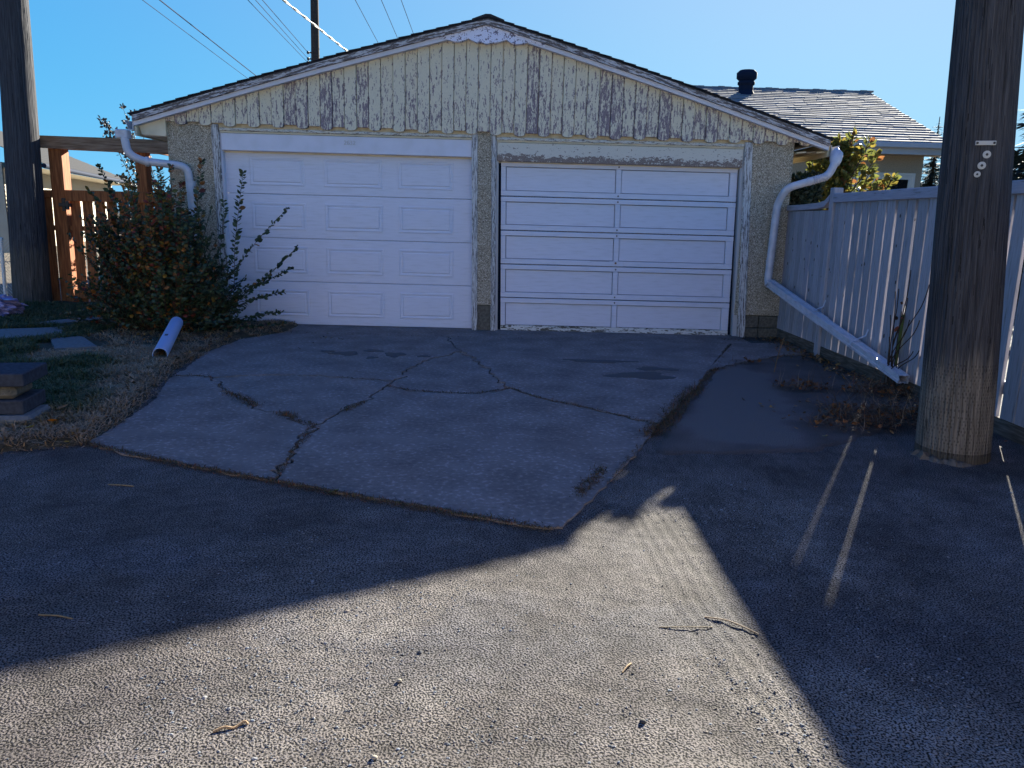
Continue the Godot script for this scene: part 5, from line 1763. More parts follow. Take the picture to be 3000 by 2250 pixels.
func build_shrub() -> void:
	var base := Vector3(-3.75, 0.03, 0.85)
	var sh := thing("shrub", "large leafy shrub turning orange in front of the left door", "shrub", base)
	var stems := mb()
	var tx := []
	var cols := PackedColorArray()
	var shoots := []
	# long arching shoots read off the outline (tips in front of the doors and the fence)
	var tips := [
		[Vector3(-3.12, 0.25, 0.75), Vector3(-3.08, 1.05, 0.5), Vector3(-2.97, 1.82, 0.45)],
		[Vector3(-3.3, 0.35, 0.8), Vector3(-2.86, 1.0, 0.55), Vector3(-2.48, 1.43, 0.45)],
		[Vector3(-3.2, 0.3, 0.8), Vector3(-2.7, 0.66, 0.6), Vector3(-2.37, 1.0, 0.5)],
		[Vector3(-3.2, 0.3, 0.8), Vector3(-2.75, 0.58, 0.6), Vector3(-2.44, 0.75, 0.5)],
		[Vector3(-3.2, 0.25, 0.85), Vector3(-2.78, 0.42, 0.65), Vector3(-2.53, 0.48, 0.55)],
		[Vector3(-3.2, 0.12, 0.85), Vector3(-2.8, 0.21, 0.65), Vector3(-2.54, 0.25, 0.6)],
		[Vector3(-3.2, 0.06, 0.85), Vector3(-2.8, 0.09, 0.65), Vector3(-2.52, 0.11, 0.6)],
		[Vector3(-3.6, 0.3, 0.75), Vector3(-3.5, 1.4, 0.5), Vector3(-3.43, 1.93, 0.45)],
		[Vector3(-3.75, 0.3, 0.75), Vector3(-3.7, 1.25, 0.5), Vector3(-3.67, 1.68, 0.45)],
		[Vector3(-3.9, 0.3, 0.8), Vector3(-4.35, 1.15, 0.55), Vector3(-4.72, 1.58, 0.5)],
		[Vector3(-3.95, 0.3, 0.8), Vector3(-4.4, 1.35, 0.5), Vector3(-4.6, 1.85, 0.45)],
		[Vector3(-3.85, 0.3, 0.75), Vector3(-3.9, 1.3, 0.5), Vector3(-3.92, 1.83, 0.45)],
		[Vector3(-3.4, 0.3, 0.75), Vector3(-3.25, 1.0, 0.5), Vector3(-3.2, 1.5, 0.45)],
		[Vector3(-4.0, 0.3, 0.8), Vector3(-4.3, 1.2, 0.4), Vector3(-4.25, 1.75, 0.3)],
	]
	for t in tips:
		shoots.append(smooth_path([base + Vector3(rng.randf_range(-0.3, 0.3), 0, rng.randf_range(-0.2, 0.2)), t[0], t[1], t[2]], 7))
	# the body: many shoots fanning out
	for i in 640:
		var a := rng.randf() * TAU
		var rr := sqrt(rng.randf())
		var reach := Vector3(cos(a) * 1.2 * rr - 0.06, 0, sin(a) * 0.62 * rr)
		var hh := (1.6 - 0.5 * rr * rr) * pow(rng.randf_range(0.2, 1.0), 0.8)
		if i % 8 == 0:
			hh *= rng.randf_range(1.1, 1.28)
		if rr > 0.8 and rng.randf() < 0.6:
			hh *= rng.randf_range(0.25, 0.8)
		hh *= lerpf(1.0, 0.5, smoothstep(0.25, 1.0, reach.x))
		var tip := base + reach * (0.65 + 0.35 * rng.randf()) + Vector3(0, hh, 0)
		tip.x = clampf(tip.x, -5.0, -2.62)
		if tip.z < 0.18:
			tip.z = 0.18 + rng.randf() * 0.3
		var foot := base + reach * 0.35 + Vector3(0, 0, 0)
		var mid := foot.lerp(tip, 0.5) + Vector3(0, hh * 0.12, 0)
		shoots.append(smooth_path([foot, mid, tip], 5))
	for i in shoots.size():
		var p: Array = shoots[i]
		var r: Array = []
		for k in p.size():
			r.append(lerpf(0.006, 0.0016, float(k) / (p.size() - 1)))
		tube(stems, p, r, 4, false)
		var length := 0.0
		for k in p.size() - 1:
			length += p[k].distance_to(p[k + 1])
		var n := int(length / (0.027 if i >= tips.size() else 0.021))
		for k in n:
			var t := 0.12 + 0.88 * (k + rng.randf() * 0.6) / n
			if i >= tips.size() and (t < 0.2 or rng.randf() < 0.18):
				continue
			var ad := along(p, minf(t, 0.999))
			var d: Vector3 = ad[1]
			var side := d.cross(Vector3.UP if absf(d.y) < 0.97 else Vector3.BACK).normalized()
			var out := side.rotated(d, (PI if k % 2 else 0.0) + rng.randf_range(-0.7, 0.7))
			var dir := (out + d * rng.randf_range(0.3, 0.9) + Vector3(0, rng.randf_range(-0.3, 0.25), 0)).normalized()
			var s := rng.randf_range(0.7, 1.35) * (1.0 if t < 0.85 else 0.75) * (1.0 if i >= tips.size() else 1.2)
			tx.append(Transform3D(aim(dir, rng.randf() * TAU, s), ad[0]))
			var q: Vector3 = ad[0] - base
			var warm := 0.2 + 0.36 * smoothstep(0.3, 1.0, q.y) * smoothstep(0.5, -0.3, absf(q.x + 0.1) - 0.2)
			if q.x > 0.35:
				warm *= 0.25
			var c := Color(0.032, 0.055, 0.028)
			var roll := rng.randf()
			if roll < warm * 0.45:
				c = Color(0.2, 0.075, 0.014)
			elif roll < warm * 0.75:
				c = Color(0.14, 0.085, 0.012)
			elif roll < warm:
				c = Color(0.12, 0.022, 0.014)
			elif roll < warm + 0.2:
				c = Color(0.045, 0.06, 0.018)
			cols.append(c * rng.randf_range(0.6, 1.35))
	part("stems", fin(stems), M.stem, sh, "", -base)
	multi("leaves", leaf_mesh(0.055, 0.033, 0.009), M.leaf, tx, cols, sh, -base)

func leafy(root: Node3D, org: Vector3, branches: Array, per_m: float, lm: Mesh, pick: Callable, stem_r: float, lmat: Material = null) -> void:
	var st := mb()
	var tx := []
	var cols := PackedColorArray()
	for p in branches:
		var r := []
		for k in p.size():
			r.append(lerpf(stem_r, stem_r * 0.25, float(k) / (p.size() - 1)))
		tube(st, p, r, 5, false)
		var length := 0.0
		for k in p.size() - 1:
			length += p[k].distance_to(p[k + 1])
		var n := int(length * per_m)
		for k in n:
			var t := 0.25 + 0.75 * rng.randf()
			var ad := along(p, minf(t, 0.999))
			var dir: Vector3 = (ad[1] * 0.5 + Vector3(rng.randfn(), rng.randfn() * 0.6 + 0.1, rng.randfn())).normalized()
			var s := rng.randf_range(0.7, 1.3)
			tx.append(Transform3D(aim(dir, rng.randf() * TAU, s), ad[0] + dir * 0.02))
			cols.append(pick.call(ad[0]))
	part("branches", fin(st), M.bark, root, "", org)
	multi("leaves", lm, lmat if lmat else M.leaf, tx, cols, root, org)

func build_back_plants() -> void:
	# young tree with green and red leaves above the right fence
	var b := Vector3(4.45, 0.0, -0.6)
	var t := thing("young_tree", "sunlit young tree with yellow green and red leaves above the fence post", "tree", b)
	var br := []
	br.append(smooth_path([b, b + Vector3(0.0, 1.0, 0), b + Vector3(-0.02, 1.8, 0), b + Vector3(-0.02, 2.52, 0.0)], 5))
	for q in [[1.3, -0.35, 1.75, 0.2], [1.5, 0.35, 1.95, 0.1], [1.4, 0.36, 1.95, -0.1], [1.2, 0.46, 2.02, 0.2], [1.6, -0.3, 2.1, 0.1], [1.8, 0.3, 2.28, 0.0], [1.9, -0.22, 2.35, -0.05], [1.35, 0.28, 1.72, 0.3], [1.5, -0.28, 1.9, 0.25], [2.0, 0.14, 2.45, 0.1], [1.5, -0.5, 2.12, 0.05], [1.7, -0.46, 2.28, 0.0], [1.2, -0.5, 1.95, 0.15], [1.6, -0.36, 2.22, -0.1], [1.5, 0.2, 2.1, 0.1], [1.4, -0.15, 2.0, 0.2], [1.7, 0.1, 2.3, -0.1], [1.8, -0.3, 2.42, 0.0], [1.8, -0.42, 2.38, 0.0], [1.9, -0.2, 2.44, 0.05], [1.9, -0.17, 2.36, 0.0], [2.0, -0.19, 2.43, 0.0], [2.0, -0.08, 2.4, 0.0], [1.9, -0.15, 2.3, 0.0], [1.9, -0.1, 2.33, 0.0], [1.9, -0.22, 2.4, -0.05], [1.9, -0.26, 2.3, 0.0], [1.5, -0.55, 2.2, 0.0], [1.3, -0.56, 2.02, 0.05], [1.7, -0.5, 2.33, 0.1]]:
		br.append(smooth_path([b + Vector3(0, q[0], 0), b + Vector3(q[1] * 0.6, lerpf(q[0], q[2], 0.55), q[3] * 0.6), b + Vector3(q[1], q[2], q[3])], 4))
	leafy(t, -b, br, 74.0, leaf_mesh(0.095, 0.055, 0.022), func(p): 
		var v := rng.randf()
		var c := Color(0.11, 0.12, 0.03) if v < 0.66 else (Color(0.19, 0.15, 0.03) if v < 0.92 else Color(0.2, 0.085, 0.03))
		return c * rng.randf_range(0.7, 1.25), 0.012, M.leaf_sun)
	# dark shrub between garage and tree
	b = Vector3(3.74, 0.0, -0.42)
	t = thing("dark_shrub", "dark green shrub behind the low bay of the right fence", "shrub", b)
	br = []
	for i in 58:
		var a := rng.randf() * TAU
		var rr := 0.23 * sqrt(rng.randf())
		br.append(smooth_path([b + Vector3(0, 0.1, 0), b + Vector3(cos(a) * rr * 0.6, 0.9, sin(a) * rr * 0.6), b + Vector3(cos(a) * rr, rng.randf_range(1.45, 2.08), sin(a) * rr)], 4))
	leafy(t, -b, br, 90.0, leaf_mesh(0.075, 0.042, 0.015), func(_p): return Color(0.03, 0.045, 0.03) * rng.randf_range(0.6, 1.5), 0.008)
	# conifers
	conifer(Vector3(14.75, 0.0, -18.0), 5.15, 1.5, "slender dark conifer far behind the fence beside the house corner", 1.0)
	conifer(Vector3(13.4, 0.0, -19.5), 3.9, 1.2, "small dark conifer just right of the bungalow wall", 1.0)
	conifer(Vector3(12.3, 0.0, -7.0), 6.6, 3.3, "big dark spruce at the right edge behind the near pole", 0.9)
	conifer(Vector3(19.5, 0.0, -21.0), 4.2, 1.8, "dark bushy conifer low behind the near pole", 0.9)
	# leafy tree behind the arbour on the left
	b = Vector3(-5.5, 0.0, -3.4)
	t = thing("autumn_tree", "thin autumn tree with red and dark leaves behind the gate arbour", "tree", b)
	br = []
	br.append(smooth_path([b, b + Vector3(0.0, 0.8, 0), b + Vector3(-0.2, 1.6, 0), b + Vector3(-0.45, 2.5, 0)], 5))
	for i in 34:
		var a := rng.randf() * TAU
		var h0 := rng.randf_range(0.7, 1.8)
		var rr := rng.randf_range(0.3, 0.95)
		var d := Vector3(cos(a) * rr, 0, sin(a) * rr * 0.7)
		var h1 := h0 + rng.randf_range(0.1, 0.6)
		if i % 5 == 0:
			h1 = rng.randf_range(2.3, 3.0)
			d = Vector3(-0.62 + rng.randf_range(-0.25, 0.3), 0, 0.1)
		br.append(smooth_path([b + Vector3(-0.1, h0, 0), b + d * 0.6 + Vector3(0, lerpf(h0, h1, 0.6), 0), b + d + Vector3(0, h1, 0)], 4))
	leafy(t, -b, br, 42.0, leaf_mesh(0.06, 0.035, 0.012), func(p): 
		if p.y > 2.15:
			return Color(0.05, 0.055, 0.06) * rng.randf_range(0.7, 1.4)
		return (Color(0.2, 0.025, 0.02) if p.x > -5.45 and rng.randf() < 0.75 else Color(0.05, 0.06, 0.04)) * rng.randf_range(0.6, 1.3), 0.01)

func conifer(b: Vector3, h: float, rad: float, label: String, dense: float) -> void:
	var t := thing("conifer", label, "conifer tree", b, "")
	part("trunk", tube_mesh([Vector3.ZERO, Vector3(0, h * 0.5, 0), Vector3(0, h, 0)], [0.05 + h * 0.012, 0.03 + h * 0.006, 0.012], 7), M.bark, t)
	# sprays: a drooping limb with needle blades
	var st := mb()
	for k in 9:
		var s := k / 9.0
		var y := -0.12 * s + 0.1 * s * s
		for e in [-1.0, 1.0]:
			var p := Vector3(0, y, s)
			var w := 0.36 * (1.0 - s * 0.7)
			var q := p + Vector3(e * w, -0.05 + 0.03 * sin(k * 2.0), 0.16)
			tri(st, p + Vector3(0, 0, -0.035), p + Vector3(0, 0.012, 0.05), q)
			tri(st, p + Vector3(0, -0.02, -0.03), p + Vector3(0, -0.04, 0.05), q * Vector3(0.7, 1, 1) + Vector3(0, -0.08, 0))
	tri(st, Vector3(-0.03, 0, 0.85), Vector3(0.03, 0, 0.85), Vector3(0, 0.02, 1.12))
	tri(st, Vector3(-0.014, 0, 0), Vector3(0.014, 0, 0), Vector3(0, -0.02, 1.0))
	var spray := fin(st)
	var tx := []
	var cols := PackedColorArray()
	var tiers := int(h * 5.5)
	for i in tiers:
		var f := pow(float(i) / tiers, 0.9)
		var y := h * (0.08 + 0.9 * f)
		var r := rad * (1.0 - f) * 0.95 + 0.1
		var n := int(lerpf(22.0, 9.0, f) * dense)
		for k in n:
			var a := TAU * (k + rng.randf()) / n + i * 1.3
			var s := r * rng.randf_range(0.55, 1.12)
			var bs := Basis(Vector3.UP, a) * Basis(Vector3.RIGHT, rng.randf_range(-0.25, 0.5)) * Basis(Vector3.BACK, rng.randf_range(-0.6, 0.6))
			tx.append(Transform3D(bs.scaled_local(Vector3(s * 0.8, s * 0.8, s)), Vector3(0, y + rng.randf_range(-0.1, 0.1), 0)))
			cols.append(Color(0.022, 0.032, 0.028) * rng.randf_range(0.6, 1.5))
	multi("foliage", spray, M.needle, tx, cols, t)

# ---------------------------------------------------------------- wires
func build_wires() -> void:
	var w := [
		[Vector3(-6.72, 5.63, -2.0), Vector3(-7.94, 5.41, -20.0), 0.012, "thick dark overhead wire sloping down behind the left roof edge", false],
		[Vector3(-7.06, 5.62, -2.0), Vector3(-8.24, 5.35, -20.0), 0.007, "thin dark wire nearest the left pole above the garage roof", false],
		[Vector3(-5.05, 5.68, -2.0), Vector3(-7.05, 6.62, -20.0), 0.008, "lowest of the three wires ending on the far pole", false],
		[Vector3(-4.85, 5.69, -2.0), Vector3(-7.03, 6.74, -20.0), 0.008, "middle one of the three wires ending on the far pole", false],
		[Vector3(-4.71, 5.69, -2.0), Vector3(-7.03, 6.95, -20.0), 0.009, "topmost of the three wires ending on the far pole", false],
		[Vector3(-5.47, 6.05, -3.0), Vector3(-3.79, 5.37, -14.0), 0.02, "pale twisted service cable crossing in front of the far pole", true],
		[Vector3(-3.94, 7.23, -6.0), Vector3(-5.59, 8.5, -30.0), 0.011, "thin wire closest to the far pole among three above the left slope", false],
		[Vector3(-3.24, 7.25, -6.0), Vector3(-4.77, 8.74, -30.0), 0.011, "thin wire in the middle of three above the left slope", false],
		[Vector3(-2.75, 7.27, -6.0), Vector3(-4.07, 8.94, -30.0), 0.011, "thin wire nearest the ridge among three above the left slope", false],
	]
	for e in w:
		var a: Vector3 = e[0]
		var b: Vector3 = e[1]
		var pts := []
		var ext := 1.15 if not e[0].z < -4.0 else 1.02
		if e[4]:
			ext = 1.0
		if absf(b.z + 20.0) < 0.1 and absf(b.x + 7.04) < 0.06:
			ext = 1.0
		for k in 17:
			var t := lerpf(-0.35, ext, k / 16.0)
			pts.append(a.lerp(b, t) - a)
		var o := MeshInstance3D.new()
		o.name = numbered("overhead_wire")
		if e[4]:
			# two strands wound round each other
			var st := mb()
			for s in 2:
				var q := []
				for k in 90:
					var t := lerpf(-0.2, 1.0, k / 89.0)
					var ph := k * 0.9 + PI * s
					q.append(a.lerp(b, t) - a + Vector3(cos(ph), sin(ph), 0) * 0.014)
				tube(st, q, [0.014], 5, false)
			o.mesh = fin(st)
			o.material_override = M.wire_white
		else:
			o.mesh = tube_mesh(pts, [e[2]], 6)
			o.material_override = M.wire
		o.position = a
		add_child(o)
		tag(o, e[3], "wire", "overhead wires")

# ---------------------------------------------------------------- small things
func build_small() -> void:
	# crumpled bag by the left pole
	var b := Vector3(-6.18, 0.05, 0.15)
	var n := noise(501, FastNoiseLite.TYPE_SIMPLEX, 5.5, 3)
	var st := mb()
	st.set_smooth_group(-1)
	var rows := 22
	var cols := 34
	var pt := func(i: int, j: int) -> Vector3:
		var th := PI * i / rows
		var ph := TAU * (j % cols) / cols
		var d := Vector3(sin(th) * cos(ph), cos(th), sin(th) * sin(ph))
		var r := 1.0 + 0.33 * absf(n.get_noise_3dv(d * 0.55)) + 0.22 * n.get_noise_3dv(d * 1.3) + 0.1 * n.get_noise_3dv(d * 3.0)
		var p := d * r * Vector3(0.32, 0.15, 0.25)
		p.y = maxf(p.y + 0.1, 0.0)
		return p
	for i in rows:
		for j in cols:
			quad(st, pt.call(i + 1, j), pt.call(i + 1, j + 1) if false else pt.call(i, j), pt.call(i, j + 1), pt.call(i + 1, j + 1))
	var bag := thing("plastic_bag", "crumpled bluish purple plastic bag on the grass before the left pole", "bag", b)
	part("body", fin(st), M.bag, bag)
	var fl := mb()
	for i in 8:
		for j in 6:
			var q := []
			for e in [[i, j], [i + 1, j], [i + 1, j + 1], [i, j + 1]]:
				var u: float = e[0] / 8.0
				var v: float = e[1] / 6.0
				q.append(Vector3(0.02 + 0.4 * u, 0.2 + 0.1 * v * (1.0 - u * 0.4) + 0.03 * n.get_noise_2d(u * 3.0, v * 3.0 + 4.0) - 0.06 * u, 0.05 + 0.2 * (v - 0.5) + 0.06 * n.get_noise_2d(u * 2.0 + 8.0, v * 3.0)))
			quad(fl, q[0], q[1], q[2], q[3])
	part("flap", fin(fl), M.bag, bag)
	# fallen leaves
	var lf := leaf_mesh(0.075, 0.055, 0.015)
	var small := leaf_mesh(0.05, 0.035, 0.01)
	var leaves := [
		[Vector3(-2.78, 0.075, 4.95), Color(0.35, 0.13, 0.01), 1.3, "large orange leaf on dry grass right of the block stack", 0.4],
		[Vector3(-2.86, 0.07, 5.12), Color(0.3, 0.2, 0.02), 0.9, "small yellow leaf before the corner of the block stack", 1.6],
		[Vector3(-2.9, 0.085, 4.72), Color(0.3, 0.14, 0.05), 1.1, "tan orange leaf leaning on the dark middle slab", 2.2],
		[Vector3(-2.57, 0.05, 4.75), Color(0.25, 0.07, 0.02), 0.6, "tiny red brown leaf at the lawn edge beside the slab", 0.9],
		[Vector3(-0.86, 0.012, 5.95), Color(0.17, 0.19, 0.05), 0.9, "single yellow green leaf on asphalt below the driveway edge", 1.3],
		[Vector3(-2.5, 0.045, 5.3), Color(0.25, 0.22, 0.08), 0.8, "pale yellow leaf at the driveway's front left corner", 0.2],
		[Vector3(-2.68, 0.05, 4.25), Color(0.22, 0.17, 0.08), 0.9, "pale tan leaf on the earth beside the driveway's left edge", 2.6],
		[Vector3(2.15, 0.03, 4.75), Color(0.18, 0.16, 0.06), 0.7, "yellow green leaf on the tar patch near its lower edge", 0.6],
	]
	for l in leaves:
		var o := MeshInstance3D.new()
		o.name = numbered("fallen_leaf")
		o.mesh = lf
		var m := mat(l[1], 0.6, 0.3)
		o.material_override = m
		add_child(o)
		var s: float = l[2]
		if l[0].z > 5.5 and l[0].x > -2.4:
			l[0].y = alley_y(l[0].x, l[0].z) + 0.005
		o.transform = Transform3D((Basis(Vector3.UP, l[4]) * Basis(Vector3.RIGHT, PI / 2.0 - 0.12)).scaled(Vector3(s, s, s)), l[0])
		tag(o, l[3], "leaf", "fallen leaves")
	# twigs
	var tw := [
		[[Vector3(-1.98, 0.012, 5.91), Vector3(-1.91, 0.015, 5.925), Vector3(-1.84, 0.012, 5.93)], 0.003, Color(0.2, 0.15, 0.08), "straight straw stalk on shaded asphalt left of the driveway front"],
		[[Vector3(-1.57, 0.012, 7.24), Vector3(-1.5, 0.016, 7.25), Vector3(-1.44, 0.012, 7.265)], 0.003, Color(0.16, 0.12, 0.07), "thin stalk on shaded asphalt near the left edge of the view"],
		[[Vector3(0.58, 0.012, 7.25), Vector3(0.67, 0.014, 7.25), Vector3(0.77, 0.012, 7.24)], 0.0017, Color(0.2, 0.16, 0.1), "straight dry stalk in the sunlit grit by the tyre tracks"],
		[[Vector3(0.76, 0.012, 7.17), Vector3(0.84, 0.02, 7.2), Vector3(0.92, 0.012, 7.28)], 0.0024, Color(0.22, 0.16, 0.1), "curved dry twig at the edge of the fence shadow"],
		[[Vector3(-0.75, 0.014, 7.855), Vector3(-0.725, 0.018, 7.84), Vector3(-0.7, 0.012, 7.838), Vector3(-0.68, 0.02, 7.815), Vector3(-0.668, 0.02, 7.822)], 0.0034, Color(0.3, 0.2, 0.11), "knobbly tan twig on sunlit asphalt at the bottom"],
		[[Vector3(0.41, 0.014, 7.53), Vector3(0.43, 0.018, 7.5), Vector3(0.445, 0.014, 7.48)], 0.003, Color(0.35, 0.24, 0.13), "short pale wood chip on the sunlit grit"],
	]
	for t in tw:
		var p: Array = t[0]
		var c: Vector3 = p[0]
		var pts := []
		var rr := []
		for k in p.size():
			var gp: Vector3 = p[k]
			pts.append(Vector3(gp.x, alley_y(gp.x, gp.z) + t[1] * 0.7 + (0.004 if k % 2 else 0.0), gp.z) - Vector3(c.x, 0, c.z))
			rr.append(t[1] * (1.0 if k < p.size() - 1 else 0.6))
		var o := MeshInstance3D.new()
		o.name = numbered("twig")
		o.mesh = tube_mesh(smooth_path(pts, 4), [t[1]], 6)
		o.material_override = mat(t[2], 0.8, 0.3)
		o.position = Vector3(c.x, 0, c.z)
		add_child(o)
		tag(o, t[3], "twig", "twigs on the alley")
	# a few bigger stones
	for s in [[Vector3(0.43, 0.01, 7.78), 0.01, "dark angular stone on the sunlit asphalt"], [Vector3(-0.3, 0.01, 7.95), 0.009, "round tan pebble near the bottom edge of the view"], [Vector3(-0.28, 0.01, 7.6), 0.008, "flat tan pebble in the middle of the sunlit asphalt"]]:
		var sm := SphereMesh.new()
		sm.radius = s[1]
		sm.height = s[1] * 1.3
		sm.radial_segments = 8
		sm.rings = 4
		var o := MeshInstance3D.new()
		o.name = numbered("stone")
		o.mesh = sm
		o.material_override = mat(Color(0.05, 0.048, 0.046) if s[1] == 0.01 else Color(0.26, 0.23, 0.18), 0.9, 0.3)
		o.position = Vector3(s[0].x, alley_y(s[0].x, s[0].z) + s[1] * 0.3, s[0].z)
		o.rotation = Vector3(0.2, s[0].x * 9.0, 0.15)
		add_child(o)
		tag(o, s[2], "stone")

# ---------------------------------------------------------------- weeds, litter, vines
func strand(st: SurfaceTool, p: Vector3, d: Vector3, l: float, droop: float, w: float, c: Color) -> void:
	var q := p
	var dir := d.normalized()
	var side := dir.cross(Vector3.UP).normalized()
	if side.length() < 0.5:
		side = Vector3.RIGHT
	var n := 4
	for k in n:
		var nx := q + dir * (l / n)
		dir = (dir + Vector3(rng.randf_range(-0.2, 0.2), -droop, rng.randf_range(-0.2, 0.2))).normalized()
		if nx.y < p.y - 0.01:
			nx.y = p.y - 0.005
		var w0 := w * (1.0 - float(k) / n)
		var w1 := w * (1.0 - float(k + 1) / n)
		st.set_color(c)
		quad(st, q - side * w0, q + side * w0, nx + side * w1, nx - side * w1)
		q = nx

func build_weeds() -> void:
	# dry weeds growing along the cracks: [points, width, amount per metre, height]
	var st := mb()
	var lines := [
		[[Vector2(-2.9, 3.25), Vector2(-2.54, 3.19), Vector2(-2.39, 3.27)], 0.03, 260, 0.03],
		[[Vector2(-2.28, 3.5), Vector2(-2.09, 3.81)], 0.012, 120, 0.025],
		[[Vector2(-2.09, 3.81), Vector2(-1.9, 4.0), Vector2(-1.75, 4.25)], 0.05, 500, 0.035],
		[[Vector2(-1.52, 4.38), Vector2(-1.38, 4.56)], 0.05, 600, 0.035],
		[[Vector2(-1.38, 4.58), Vector2(-1.21, 4.7), Vector2(-1.2, 5.0)], 0.03, 350, 0.025],
		[[Vector2(-1.2, 5.0), Vector2(-1.2, 5.3), Vector2(-1.16, 5.8)], 0.018, 220, 0.022],
		[[Vector2(-1.1, 4.3), Vector2(-1.0, 4.0)], 0.03, 420, 0.03],
		[[Vector2(-0.92, 3.42), Vector2(-0.71, 3.57), Vector2(-0.4, 3.63), Vector2(-0.18, 3.63), Vector2(0.1, 3.4)], 0.016, 260, 0.025],
		[[Vector2(-1.4, 3.12), Vector2(-1.0, 3.2)], 0.012, 160, 0.02],
		[[Vector2(0.1, 3.4), Vector2(0.33, 3.75), Vector2(0.74, 4.1), Vector2(1.12, 4.49)], 0.018, 240, 0.025],
		[[Vector2(1.0, 4.78), Vector2(1.25, 4.25), Vector2(1.5, 3.6), Vector2(1.72, 3.15)], 0.075, 620, 0.06],
		[[Vector2(1.75, 3.1), Vector2(2.05, 2.4), Vector2(2.4, 1.5), Vector2(2.68, 0.8)], 0.03, 200, 0.035],
		[[Vector2(0.9, 5.0), Vector2(0.6, 5.75)], 0.02, 120, 0.02],
		[[Vector2(0.6, 5.5), Vector2(0.42, 5.95)], 0.045, 500, 0.03],
		[[Vector2(2.05, 2.4), Vector2(2.57, 1.84), Vector2(3.0, 1.46), Vector2(3.35, 1.3)], 0.04, 220, 0.03],
		[[Vector2(-2.45, 5.22), Vector2(-1.82, 5.55), Vector2(-1.16, 5.83), Vector2(-0.69, 6.03), Vector2(-0.3, 6.19), Vector2(0.26, 6.41)], 0.03, 800, 0.018],
		[[Vector2(-2.5, 0.62), Vector2(0.0, 0.64), Vector2(2.7, 0.64)], 0.035, 90, 0.02],
		[[Vector2(2.7, 0.3), Vector2(3.4, 0.3)], 0.1, 200, 0.04],
	]
	for l in lines:
		var p: Array = l[0]
		for i in p.size() - 1:
			var a: Vector2 = p[i]
			var b: Vector2 = p[i + 1]
			var cnt := int(a.distance_to(b) * l[2] * 1.5)
			for k in cnt:
				var q := a.lerp(b, rng.randf())
				var off: Vector2 = Vector2(rng.randfn(), rng.randfn()) * l[1] * 0.6
				var pos := Vector3(q.x + off.x, 0.012, q.y + off.y)
				var d := Vector3(rng.randfn(), rng.randf_range(0.1, 0.9), rng.randfn())
				var c := Color(0.1, 0.062, 0.034) * rng.randf_range(0.3, 1.5)
				if rng.randf() < 0.18:
					c = Color(0.06, 0.065, 0.025) * rng.randf_range(0.6, 1.3)
				elif rng.randf() < 0.12:
					c = Color(0.17, 0.05, 0.02)
				strand(st, pos, d, l[3] * rng.randf_range(0.6, 2.0), 0.35, 0.0022, c)
	var we := part("crack_weeds", fin(st), M.dry, self, "stuff")
	tag(we, "dry brown weeds and needles in the driveway cracks", "weeds")
	# heaps of dead weed by the fence
	var heaps := [
		[Vector3(2.62, 0.03, 3.15), 0.2, 320, 0.13, "red brown dead weed clump in the middle of the tar patch"],
		[Vector3(2.85, 0.03, 4.15), 0.36, 950, 0.2, "tangled heap of dead straw and leaves left of the near pole"],
		[Vector3(2.5, 0.03, 4.42), 0.24, 420, 0.1, "low brown leaf heap spilling onto the tar patch"],
		[Vector3(3.2, 0.03, 3.3), 0.22, 420, 0.16, "dark dead weeds at the fence foot under the downspout end"],
		[Vector3(2.5, 0.03, 1.95), 0.12, 120, 0.05, "thin strip of red brown weeds along the upper pad edge"],
	]
	for h in heaps:
		var s2 := mb()
		var c0: Vector3 = h[0]
		var rr: float = h[1]
		for k in int(h[2]):
			var a := rng.randf() * TAU
			var q := sqrt(rng.randf()) * rr
			var pos := Vector3(cos(a) * q * 1.3, rng.randf() * h[3] * 0.35 * (1.0 - q / rr), sin(a) * q * 0.8)
			var d := Vector3(rng.randfn(), rng.randf_range(-0.1, 0.8), rng.randfn())
			var c: Color = [Color(0.14, 0.085, 0.05), Color(0.22, 0.155, 0.1), Color(0.11, 0.045, 0.025), Color(0.07, 0.06, 0.045)][rng.randi() % 4] * rng.randf_range(0.5, 1.4)
			strand(s2, pos, d, h[3] * rng.randf_range(0.6, 2.4), 0.2, 0.0022, c)
		# curled dead leaves among the stalks
		for k in int(h[2] * 0.1):
			var a := rng.randf() * TAU
			var q := sqrt(rng.randf()) * rr
			var pos := Vector3(cos(a) * q * 1.3, 0.008 + rng.randf() * h[3] * 0.25, sin(a) * q * 0.8)
			var bs := aim(Vector3(rng.randfn(), rng.randf_range(-0.2, 0.6), rng.randfn()), rng.randf() * TAU, 1.0)
			s2.set_color(Color(0.14, 0.06, 0.025) * rng.randf_range(0.5, 1.5))
			quad(s2, pos - bs.x * 0.012, pos + bs.x * 0.012, pos + bs.x * 0.01 + bs.y * 0.03 + bs.z * 0.01, pos - bs.x * 0.01 + bs.y * 0.03)
		var o := part("dead_weeds", fin(s2), M.dry, self, "", c0)
		tag(o, h[4], "dead weeds", "dead weeds beside the fence")
	# litter along fence foot and shrub foot
	var tx := []
	var cols := PackedColorArray()
	var lf := leaf_mesh(0.04, 0.028, 0.012)
	for i in 1500:
		var pos: Vector3
		var m := rng.randf()
		if m < 0.4:
			pos = Vector3(3.42 - absf(rng.randfn()) * 0.13, 0.03, rng.randf_range(0.1, 4.2))
		elif m < 0.75:
			pos = Vector3(-3.6 + rng.randfn() * 0.7, 0.06, 1.1 + absf(rng.randfn()) * 0.35)
		elif m < 0.88:
			pos = Vector3(2.75 + rng.randfn() * 0.35, 0.035, 4.15 + rng.randfn() * 0.25)
		else:
			pos = Vector3(-2.8 - absf(rng.randfn()) * 0.15, 0.065, rng.randf_range(1.2, 5.2))
		if pos.x > 3.46 or lawn_sd(pos.x, pos.z) < 0.02 and pos.x < -2.0:
			continue
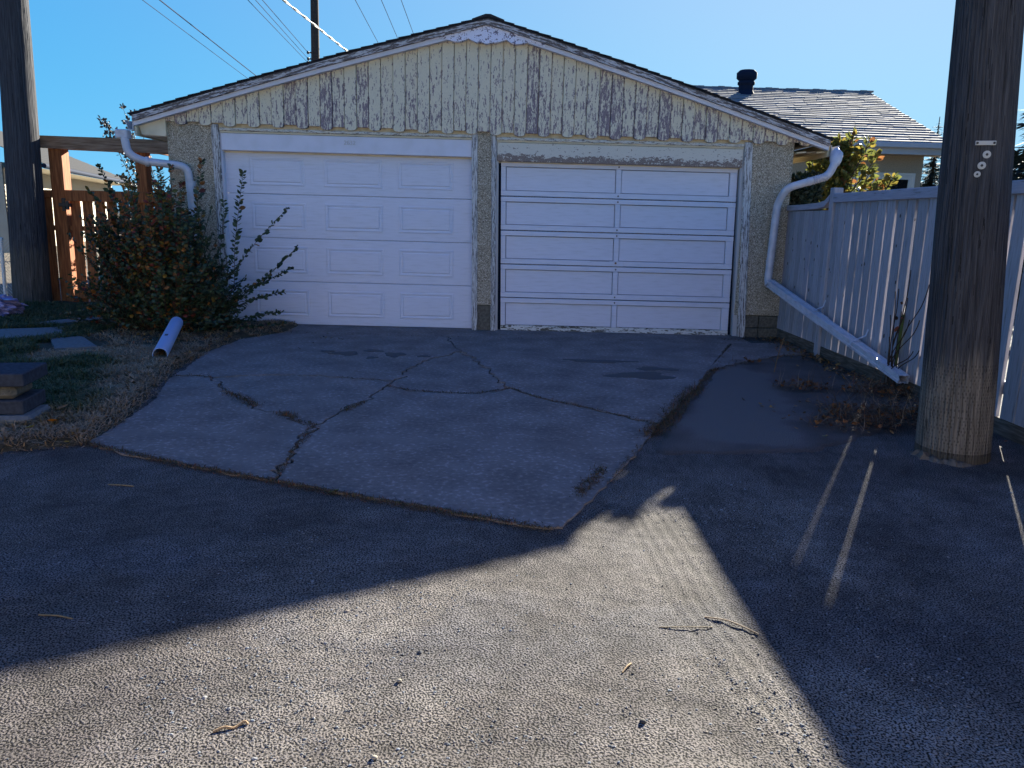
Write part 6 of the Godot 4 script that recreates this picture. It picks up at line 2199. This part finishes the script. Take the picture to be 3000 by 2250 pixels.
		tx.append(Transform3D((Basis(Vector3.UP, rng.randf() * TAU) * Basis(Vector3.RIGHT, PI / 2.0 + rng.randf_range(-0.5, 0.4))).scaled(Vector3.ONE * rng.randf_range(0.6, 1.2)), pos))
		cols.append([Color(0.13, 0.055, 0.02), Color(0.16, 0.09, 0.03), Color(0.07, 0.05, 0.03), Color(0.2, 0.11, 0.03)][rng.randi() % 4] * rng.randf_range(0.5, 1.3))
	var lit := multi("leaf_litter", lf, M.leaf, tx, cols, self)
	tag(lit, "brown leaf litter along the fence foot and under the shrub", "leaf litter")
	# bare vine stems on the fence
	var vb := Vector3(3.42, 0.05, 3.12)
	var v := thing("dead_vine", "bare leafless vine stems climbing the pale fence beside the near pole", "vine", vb)
	for i in 13:
		var top := Vector3(rng.randf_range(-0.06, 0.03), rng.randf_range(0.35, 1.0), rng.randf_range(-0.18, 0.4))
		if i == 0:
			top = Vector3(0.02, 1.0, 0.02)
		var p := smooth_path([Vector3(rng.randf_range(-0.05, 0.02), 0, rng.randf_range(-0.08, 0.12)), top * Vector3(1, 0.45, 0.25) + Vector3(-0.03, 0, 0), top * Vector3(1, 0.8, 0.8), top], 5)
		part("stem", tube_mesh(p, [0.0042], 5), M.stem, v)
	for i in 5:
		var y := rng.randf_range(0.15, 0.95)
		var o := part("dead_leaf", leaf_mesh(0.06, 0.03, 0.02), mat(Color(0.2, 0.05, 0.02) if i < 3 else Color(0.07, 0.035, 0.02), 0.7, 0.3), v, "", Vector3(-0.02, y, rng.randf_range(-0.06, 0.1)))
		o.rotation = Vector3(rng.randf_range(-1, 1), rng.randf() * TAU, PI * rng.randf())
	# moss-green stalk against the boards
	part("mossy_stalk", tube_mesh(smooth_path([Vector3(0.02, 0.05, -0.03), Vector3(0.03, 0.35, -0.04), Vector3(0.035, 0.62, -0.035)]), [0.012], 6), mat(Color(0.1, 0.13, 0.04), 0.9, 0.2), v)
	# upright dry stalk in the patch
	var sb := Vector3(2.6, 0.03, 2.5)
	var sk := thing("dry_stalk", "single upright dry weed stalk before the fence kick board", "weed", sb)
	part("stem", tube_mesh(smooth_path([Vector3.ZERO, Vector3(0.02, 0.15, 0), Vector3(0.07, 0.33, -0.02)]), [0.004], 5), mat(Color(0.2, 0.12, 0.06), 0.9, 0.2), sk)
	for k in 5:
		part("side_stem", tube_mesh([Vector3(0.01 + 0.012 * k, 0.08 + 0.05 * k, 0), Vector3(0.01 + 0.012 * k + (0.05 if k % 2 else -0.05), 0.13 + 0.05 * k, 0.02)], [0.0022], 4), mat(Color(0.16, 0.07, 0.03), 0.9, 0.2), sk)
